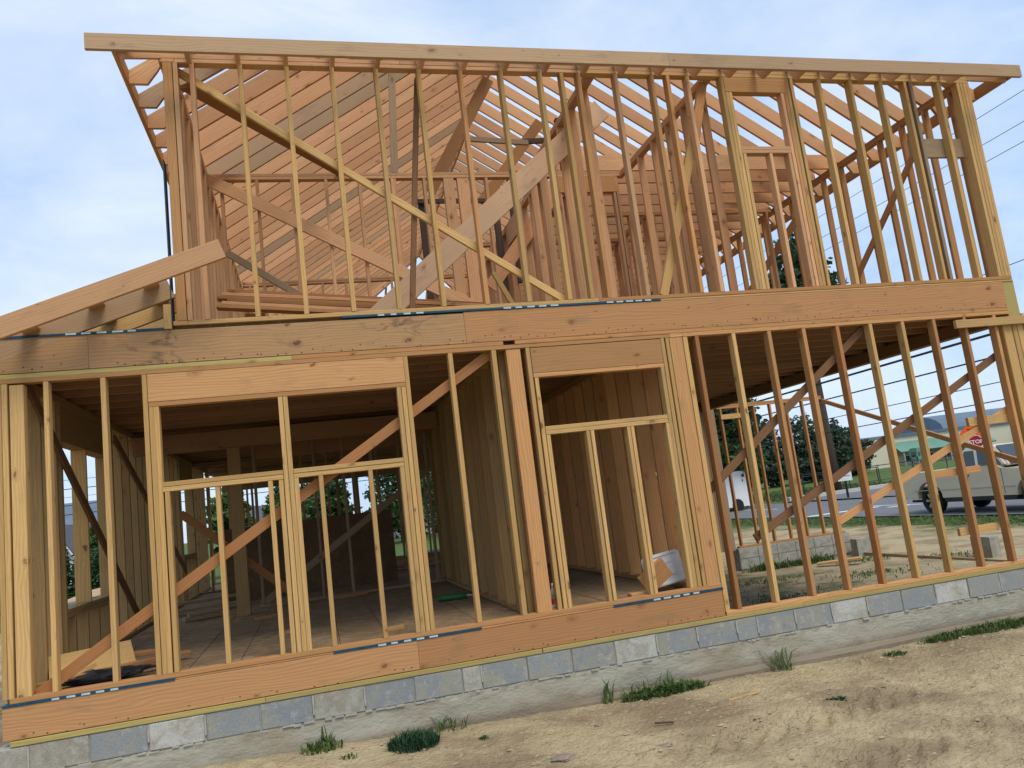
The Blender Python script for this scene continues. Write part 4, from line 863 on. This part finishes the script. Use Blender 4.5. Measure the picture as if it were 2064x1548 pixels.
# ------------------------------------------------------------------ pickup truck
m_, t_, b_ = newmat('truck_paint'); b_.inputs['Base Color'].default_value = (.47, .44, .37, 1); b_.inputs['Metallic'].default_value = .1; b_.inputs['Roughness'].default_value = .38; b_.inputs['Coat Weight'].default_value = .4
n_ = noise_n(t_, None, 2.0, 5); lk(t_, mixc(t_, ramp(t_, n_, .35, .75), (.66, .585, .46), (.56, .49, .38)), b_.inputs['Base Color']); M['paintt'] = m_
M['glass'] = flat('dark_glass', (.035, .05, .06), .08, .2, 2, 0, .6); M['rubber'] = flat('tyre_rubber', (.018, .018, .02), .85, .3); M['chrome'] = flat('alloy', (.45, .45, .46), .35, .2, 8, .8); M['plast'] = flat('dark_plastic', (.03, .03, .033), .6, .2)
TR = Matrix.Translation((22.45, 13.45, -.955)) @ Matrix(((0, 1, 0, 0), (-1, 0, 0, 0), (0, 0, 1, 0), (0, 0, 0, 1)))
truck = empty('pickup_truck', (22.45, 12.0, -.955), 'tan gold pickup truck passing on the road behind the bay studs', 'truck'); WM['truck_t'] = TR
def tpart(name, V, F, mat, parent=None, smooth=False, bev=0):
    me = bpy.data.meshes.new(name); me.from_pydata([tuple(v) for v in V], [], F); bm = bmesh.new(); bm.from_mesh(me); bmesh.ops.recalc_face_normals(bm, faces=bm.faces)
    big = [f_ for f_ in bm.faces if len(f_.verts) > 8]
    if big: bmesh.ops.triangulate(bm, faces=big, ngon_method='EAR_CLIP')
    if bev: bmesh.ops.bevel(bm, geom=[e for e in bm.edges if len(e.link_faces) == 2 and e.calc_face_angle(0) > .5], offset=bev, segments=2, affect='EDGES')
    bm.to_mesh(me); bm.free(); me.materials.append(M[mat]); me.polygons.foreach_set('use_smooth', [smooth]*len(me.polygons))
    return put(name, me, parent or truck, TR)
def arch(cx, r_, z0, n=10): return [(cx-r_*math.cos(math.pi*k/n), z0+max(0, r_*math.sin(math.pi*k/n))) for k in range(n+1)]
WB = 3.6
side = [(-1.12, .62), (-1.12, .50)]+arch(0, .50, .46)+arch(WB, .50, .46)+[(WB+.95, .50), (WB+1.0, .95), (WB+.85, 1.10), (2.75, 1.22), (2.60, 1.30), (1.10, 1.30), (1.06, 1.26), (-1.08, 1.28), (-1.12, 1.0)]
for sgn in (-1, 1):
    V, F = prism(side, 'y', sgn*.82, sgn*.99); tpart('side_panel', V, F, 'paintt', None, False, .012)
V, F = join([boxVF(1.12, WB+.92, -.83, .83, .50, 1.14), boxVF(-1.05, 1.12, -.83, .83, .50, .80), boxVF(1.08, 1.16, -.82, .82, .5, 1.28)]); tpart('body', V, F, 'plast')
tpart('tailgate', *boxVF(-1.11, -1.05, -.81, .81, .62, 1.27), 'paintt', None, False, .015); tpart('hood', *prism([(2.70, 1.1), (WB+.9, 1.02), (WB+.86, 1.12), (2.72, 1.22)], 'y', -.83, .83), 'paintt')
cab_lo = [(1.12, -.93), (2.95, -.93), (2.95, .93), (1.12, .93)]; cab_hi = [(1.32, -.74), (2.35, -.74), (2.35, .74), (1.32, .74)]
V = [(x, y, 1.27) for x, y in cab_lo]+[(x, y, 1.86) for x, y in cab_hi]; F = [(0, 1, 2, 3), (4, 7, 6, 5), (0, 4, 5, 1), (1, 5, 6, 2), (2, 6, 7, 3), (3, 7, 4, 0)]
cab = tpart('cab', V, F, 'paintt', None, False, .05)
def cabpt(u, v, sgn):  # on the side glass plane
    xa, xb = 1.12+(1.32-1.12)*v, 2.95+(2.35-2.95)*v; yy = .93+(.74-.93)*v; return (xa+(xb-xa)*u, sgn*(yy+.012), 1.27+.59*v)
for sgn in (-1, 1):
    for u0, u1 in ((.08, .40), (.46, .90)):
        P = [cabpt(u0, .1, sgn), cabpt(u1, .1, sgn), cabpt(u1-.02, .84, sgn), cabpt(u0+.02, .84, sgn)]; Q = [(p[0], p[1]-sgn*.02, p[2]) for p in P]
        tpart('window', P+Q, [(0, 1, 2, 3), (7, 6, 5, 4), (0, 4, 5, 1), (1, 5, 6, 2), (2, 6, 7, 3), (3, 7, 4, 0)], 'glass', cab)
V = [(2.94, -.8, 1.31), (2.94, .8, 1.31), (2.43, .68, 1.82), (2.43, -.68, 1.82)]; tpart('windshield', V+[(x+.02, y, z+.02) for x, y, z in V], [(3, 2, 1, 0), (4, 5, 6, 7), (0, 1, 5, 4), (1, 2, 6, 5), (2, 3, 7, 6), (3, 0, 4, 7)], 'glass', cab)
for sgn in (-1, 1):
    tpart('door_seam', *boxVF(1.30, 1.315, sgn*.985-.008, sgn*.985+.008, .52, 1.28), 'plast'); tpart('door_seam', *boxVF(2.72, 2.735, sgn*.985-.008, sgn*.985+.008, .52, 1.22), 'plast')
    tpart('door_handle', *boxVF(1.42, 1.62, sgn*1.0-.02, sgn*1.0+.02, 1.05, 1.10), 'plast', None, False, .01); tpart('side_mirror', *boxVF(2.55, 2.68, sgn*1.12-.12, sgn*1.12+.08, 1.26, 1.46), 'plast', None, False, .03)
    tpart('trim_strip', *boxVF(-.6, WB-.5, sgn*.995-.012, sgn*.995+.012, .70, .725), 'chrome'); tpart('rocker', *boxVF(.55, WB-.55, sgn*.95-.03, sgn*.95+.03, .36, .58), 'plast')
tpart('rear_bumper', *boxVF(-1.26, -1.08, -.93, .93, .48, .64), 'plast', None, False, .03); tpart('front_bumper', *boxVF(WB+.9, WB+1.1, -.95, .95, .45, .72), 'chrome', None, False, .03)
tpart('undercarriage', *join([boxVF(-.9, WB+.7, -.5, .5, .30, .52), cyl((0, -.75, .39), (0, .75, .39), .07), cyl((WB, -.75, .39), (WB, .75, .39), .07), cyl((-1.3, -.5, .36), (1.0, -.5, .36), .04)]), 'plast')
for wx in (0, WB):
    for sgn in (-1, 1):
        yo, yi = sgn*.97, sgn*.72
        prof = [(.24, yi), (.37, yi), (.395, yi+sgn*.03), (.395, yo-sgn*.03), (.37, yo), (.25, yo), (.24, yo-sgn*.04)]; n = 24
        V = [(wx+r_*math.cos(2*math.pi*i/n), y_, .395+r_*math.sin(2*math.pi*i/n)) for r_, y_ in prof for i in range(n)]; F = [(j*n+i, j*n+(i+1) % n, (j+1)*n+(i+1) % n, (j+1)*n+i) for j in range(len(prof)-1) for i in range(n)]
        w_ = tpart('wheel', V, F, 'rubber', None, True)
        rim = [cyl((wx, yo-sgn*.08, .395), (wx, yo-sgn*.06, .395), .245, n=20), cyl((wx, yo-sgn*.06, .395), (wx, yo-sgn*.01, .395), .07, .06, 12)]
        for k in range(6):
            a = k*math.pi/3; a0, a1 = a-.16, a+.16; P = [(r_, aa) for r_, aa in ((.06, a-.4), (.06, a+.4), (.235, a1), (.235, a0))]
            rim.append(prism([(wx+r_*math.cos(q), .395+r_*math.sin(q)) for r_, q in P], 'y', yo-sgn*.05, yo-sgn*.015))
        tpart('rim', *rim[0], 'plast', w_); tpart('spoke_hub', *join(rim[1:]), 'chrome', w_)
for sgn in (-1, 1): tpart('tail_light', *boxVF(-1.125, -1.09, sgn*.90-.07, sgn*.90+.07, .80, 1.15), 'stopred'); tpart('headlight', *boxVF(WB+.93, WB+1.0, sgn*.75-.15, sgn*.75+.15, .86, 1.02), 'signwhite')

# ------------------------------------------------------------------ buildings around
M['beige'] = flat('beige_wall', (.60, .55, .42), .9, .08, .3); M['greenroof'] = flat('green_metal_roof', (.13, .26, .20), .5, .12, .4); M['darkroof'] = flat('blue_grey_roof', (.11, .15, .20), .6, .15, .3); M['vinyl'] = flat('white_siding', (.72, .72, .70), .7, .05, 1); M['shingle'] = flat('grey_shingle', (.10, .10, .115), .9, .25, 3); M['redroof'] = flat('red_roof', (.24, .07, .07), .8, .2, 2); M['winpane'] = flat('window_pane', (.05, .06, .075), .15, .2, 1)
school = empty('school_building', (79, 73.5, -.4), 'long beige school building with green metal roof far across the road', 'building')
SF = Matrix.Translation((68.0, 75.8, -.5)) @ Matrix.Rotation(math.atan2(-5.0, 18.6), 4, 'Z')
def spart(name, V, F, mat, parent=None):
    me = bpy.data.meshes.new(name); me.from_pydata([tuple(v) for v in V], [], F); me.materials.append(M[mat]); o = put(name, me, parent or school, SF); fixn(o); return o
wl = spart('wall', *boxVF(0, 60, 0, 14, -.6, 3.5), 'beige'); spart('wall', *boxVF(1, 4, -1.5, -.002, -.6, 3.4), 'beige')
spart('parapet', *boxVF(-.2, 60.2, -.2, 14.2, 3.502, 3.85), 'darkroof')
spart('roof', *prism([(-2.6, 1.5), (.3, 2.9), (.3, 3.0), (-2.7, 1.62)], 'x', 4.5, 16), 'greenroof'); spart('roof', *prism([(-2.0, 1.5), (.3, 2.9), (.3, 3.0), (-2.1, 1.62)], 'x', 20, 58), 'greenroof')
spart('barrel_roof', *prism([(8+7*math.cos(math.pi*k/10)*1.0, 3.86+2.0*math.sin(math.pi*k/10)) for k in range(11)], 'x', 12, 40), 'darkroof')
for x0 in list(np.arange(4.8, 16, 2.8)): spart('canopy_post', *boxVF(x0, x0+.15, -2.5, -2.35, -.6, 1.5), 'steel')
for k, x0 in enumerate(np.arange(6.0, 58, 2.2)):
    w_ = spart('window', *boxVF(x0, x0+1.5, -.06, -.001, .25, 1.15), 'signwhite'); spart('pane', *boxVF(x0+.1, x0+.7, -.08, -.061, .33, 1.07), 'winpane', w_); spart('pane', *boxVF(x0+.8, x0+1.4, -.08, -.061, .33, 1.07), 'winpane', w_)
gb = empty('play_structure', (56.8, 52.9, -.5), 'small green play structure on the grass before the school', 'play structure')
mk('slide_box', *join([boxVF(56.2, 57.4, 52.4, 53.4, .1, .5), boxVF(56.3, 57.3, 52.5, 53.3, .9, 1.3)]), 'greenroof', gb); mk('legs', *multi([(56.2+a, 56.32+a, 52.4+b_, 52.52+b_, -.8, 1.2) for a in (0, 1.05) for b_ in (0, .85)]), 'greenroof', gb)
def chainlink(label, p0, p1, h, z, name='fence', posts=12):
    f_ = empty(name, (*p0, z), label, 'fence'); p0, p1 = Vector((*p0, z)), Vector((*p1, z))
    mk('top_rail', *cyl(p0+Vector((0, 0, h)), p1+Vector((0, 0, h)), .03, n=6), 'plast', f_); mk('bottom_rail', *cyl(p0+Vector((0, 0, .12)), p1+Vector((0, 0, .12)), .02, n=6), 'plast', f_)
    for k in range(posts): q = p0.lerp(p1, k/(posts-1)); mk('post', *cyl(q, q+Vector((0, 0, h+.05)), .035, n=6), 'plast', f_)
chainlink('black rail fence on the grass before the school', (36.5, 41.5), (64, 46), 1.2, -.9, posts=16)
chainlink('nearer dark fence beside the side road', (33.0, 36.5), (40, 38.2), 1.2, -.95, posts=6)
wp = empty('trailer', (24.7, 30.0, -.97), 'plain white box trailer side glimpsed beside the tree', 'trailer'); mk('box', *boxVF(22.8, 25.3, 30.2, 32.0, -.75, 1.1), 'vinyl', wp); mk('wheel', *cyl((23.6, 30.15, -.65), (23.6, 30.4, -.65), .32, n=14), 'rubber', wp); mk('wheel', *cyl((24.6, 30.15, -.65), (24.6, 30.4, -.65), .32, n=14), 'rubber', wp)
def gable_house(name, label, x0, x1, y0, y1, z0, ze, zr, wallm, roofm, ridge='x', wins=()):
    h = empty(name, ((x0+x1)/2, y0, z0), label, 'house'); o_ = .35
    if ridge == 'x':
        yc = (y0+y1)/2; V, F = prism([(y0, z0), (y1, z0), (y1, ze), (yc, zr), (y0, ze)], 'x', x0, x1); fixn(mk('wall', V, F, wallm, h)); s = (zr-ze)/(yc-y0)
        for a, b_ in (((y0-o_, ze-s*o_), (yc, zr)), ((y1+o_, ze-s*o_), (yc, zr))): V, F = prism([(a[0], a[1]+.01), (b_[0], b_[1]+.01), (b_[0], b_[1]+.16), (a[0], a[1]+.16)], 'x', x0-o_, x1+o_); fixn(mk('roof', V, F, roofm, h))
    else:
        xc = (x0+x1)/2; V, F = prism([(x0, z0), (x1, z0), (x1, ze), (xc, zr), (x0, ze)], 'y', y0, y1); fixn(mk('wall', V, F, wallm, h)); s = (zr-ze)/(xc-x0)
        for a, b_ in (((x0-o_, ze-s*o_), (xc, zr)), ((x1+o_, ze-s*o_), (xc, zr))): V, F = prism([(a[0], a[1]+.01), (b_[0], b_[1]+.01), (b_[0], b_[1]+.16), (a[0], a[1]+.16)], 'y', y0-o_, y1+o_); fixn(mk('roof', V, F, roofm, h))
        V, F = join([prism([(x0-o_, ze-s*o_-.12), (xc, zr-.1), (xc, zr+.01), (x0-o_, ze-s*o_+.01)], 'y', y0-o_-.03, y0-o_), prism([(x1+o_, ze-s*o_-.12), (xc, zr-.1), (xc, zr+.01), (x1+o_, ze-s*o_+.01)], 'y', y0-o_-.03, y0-o_)]); fixn(mk('barge_board', V, F, 'signwhite', h))
    for wx, wz, ww, wh in wins:
        w_ = mk('window', *boxVF(wx-ww/2-.08, wx+ww/2+.08, y0-.05, y0-.001, wz-.08, wz+wh+.08), 'signwhite', h)
        mk('pane', *boxVF(wx-ww/2, wx-.03, y0-.07, y0-.051, wz, wz+wh), 'winpane', w_); mk('pane', *boxVF(wx+.03, wx+ww/2, y0-.07, y0-.051, wz, wz+wh), 'winpane', w_)
    return h
gable_house('neighbour_house', 'white gabled house with dark roof beyond the hedge', -15.0, -12.6, 52, 60, -.95, 1.1, 3.0, 'vinyl', 'shingle', 'y'); gable_house('neighbour_house', 'larger pale grey house behind the white gable', -22, -10.6, 62, 72, -.95, 3.2, 5.2, 'vinyl', 'darkroof', 'x', [(-14, .5, 1, 1.2), (-17, .5, 1, 1.2)])
gable_house('neighbour_house', 'white house with red roof behind the rooms', 8.0, 15.5, 62, 70, -.95, .9, 3.4, 'vinyl', 'redroof', 'y', [(9.6, -.2, .9, .9), (13.5, -.2, .9, .9)]); gable_house('neighbour_house', 'grey roofed house low on the skyline behind the strand board', -4, 6.0, 70, 80, -.95, 1.6, 3.4, 'vinyl', 'shingle', 'x', [(0, .2, 1, 1)])
gable_house('neighbour_house', 'pale house at the back seen past the second partition', 13, 20, 62, 70, -.95, 3.5, 5.8, 'vinyl', 'shingle', 'y', [(15, .5, 1, 1.2)])
# clutter behind the house
wt = empty('work_table', (6.6, 14.0, -.9), 'rough work table with timber behind the house', 'table'); mk('top', *boxVF(5.6, 7.2, 13.7, 14.5, -.1, -.04), 'concrete', wt)
for a in (5.7, 7.0):
    for b_ in (13.8, 14.35): mk('leg', *boxVF(a, a+.08, b_, b_+.08, -.95, -.1), 'concrete', wt)
for i in range(6): thing_board('stacked_board', 'loose board in the pile behind the house, %s' % ['longest at the bottom', 'second from the bottom', 'third from the bottom', 'third from the top', 'second from the top', 'on the very top'][i], 'board', (4.6+.2*i, 13.2+.1*i, -.78+.05*i), (6.9+.1*i, 13.0+.15*i, -.76+.05*i), .14, .04, ['fir', 'grey', 'spf'][i % 3], (0, 1, 0), 'boards behind the house')
for i in range(5): thing_board('stacked_board', 'scrap board on the deck far back by the second partition, %s' % ['lowest', 'next to lowest', 'middle one', 'next to top', 'topmost'][i], 'board', (4.35-.05*i, 8.2+.3*i, -.01+.045*i), (5.6+.1*i, 8.6-.1*i, .0+.045*i), .12, .036, ['fir', 'grey', 'spf'][i % 3], (0, 1, 0), 'scrap boards far back on the deck')
pl = empty('plywood_sheet', (-1.6, 11.4, -.2), 'tan plywood sheet on dark crates outside the left window', 'plywood'); mk('sheet', [(-2.1, 11.0, .02), (-.9, 11.2, .16), (-1.0, 12.6, .28), (-1.6, 12.2, .2), (-2.1, 11.0, .0), (-.9, 11.2, .14), (-1.0, 12.6, .26), (-1.6, 12.2, .18)], [(0, 1, 2, 3), (7, 6, 5, 4), (0, 4, 5, 1), (1, 5, 6, 2), (2, 6, 7, 3), (3, 7, 4, 0)], 'twig', pl)
tag(mk('dark_crate', *boxVF(-2.6, -.6, 11.3, 12.7, -.9, -.02), 'blackbag'), 'dark crate under the plywood outside the left window', 'crate')
# ------------------------------------------------------------------ overhead wires
M['wire'] = flat('cable_black', (.015, .016, .02), .6, .1)
def wire(label, p0, p1, sag, r_, group=None):
    p0, p1 = Vector(p0), Vector(p1); n = 26; P = [p0.lerp(p1, k/n)-Vector((0, 0, sag*4*(k/n)*(1-k/n))) for k in range(n+1)]
    return tag(mk('overhead_wire', *join([cyl(P[k], P[k+1], r_, n=5) for k in range(n)]), 'wire'), label, 'wire', group)
for i, (zz_, r_) in enumerate([(9.15, .008), (8.45, .008), (8.0, .008), (5.3, .010), (3.78, .035), (3.2, .022), (2.55, .012), (2.1, .015)]):
    wire(['highest thin wire at the upper right', 'second highest thin wire at the upper right', 'third thin wire at the upper right', 'thin wire just above the corner of the deck', 'thick bundled cable crossing behind the right studs', 'thick cable just below the bundled one', 'thin wire low behind the right studs', 'lowest cable above the truck'][i], (20, -40, zz_+.25), (20.4, 120, zz_-.1), .28, r_, 'wires along the road')
for i, (zz_, r_) in enumerate([(5.3, .012), (4.8, .022), (4.35, .010), (3.9, .022), (3.4, .022)]):
    wire(['highest wire behind the left window', 'second wire behind the left window', 'thin third wire behind the left window', 'fourth wire behind the left window', 'lowest wire behind the left window'][i], (-60, 41, zz_), (30, 41, zz_+.15), .3, r_, 'wires behind the house')
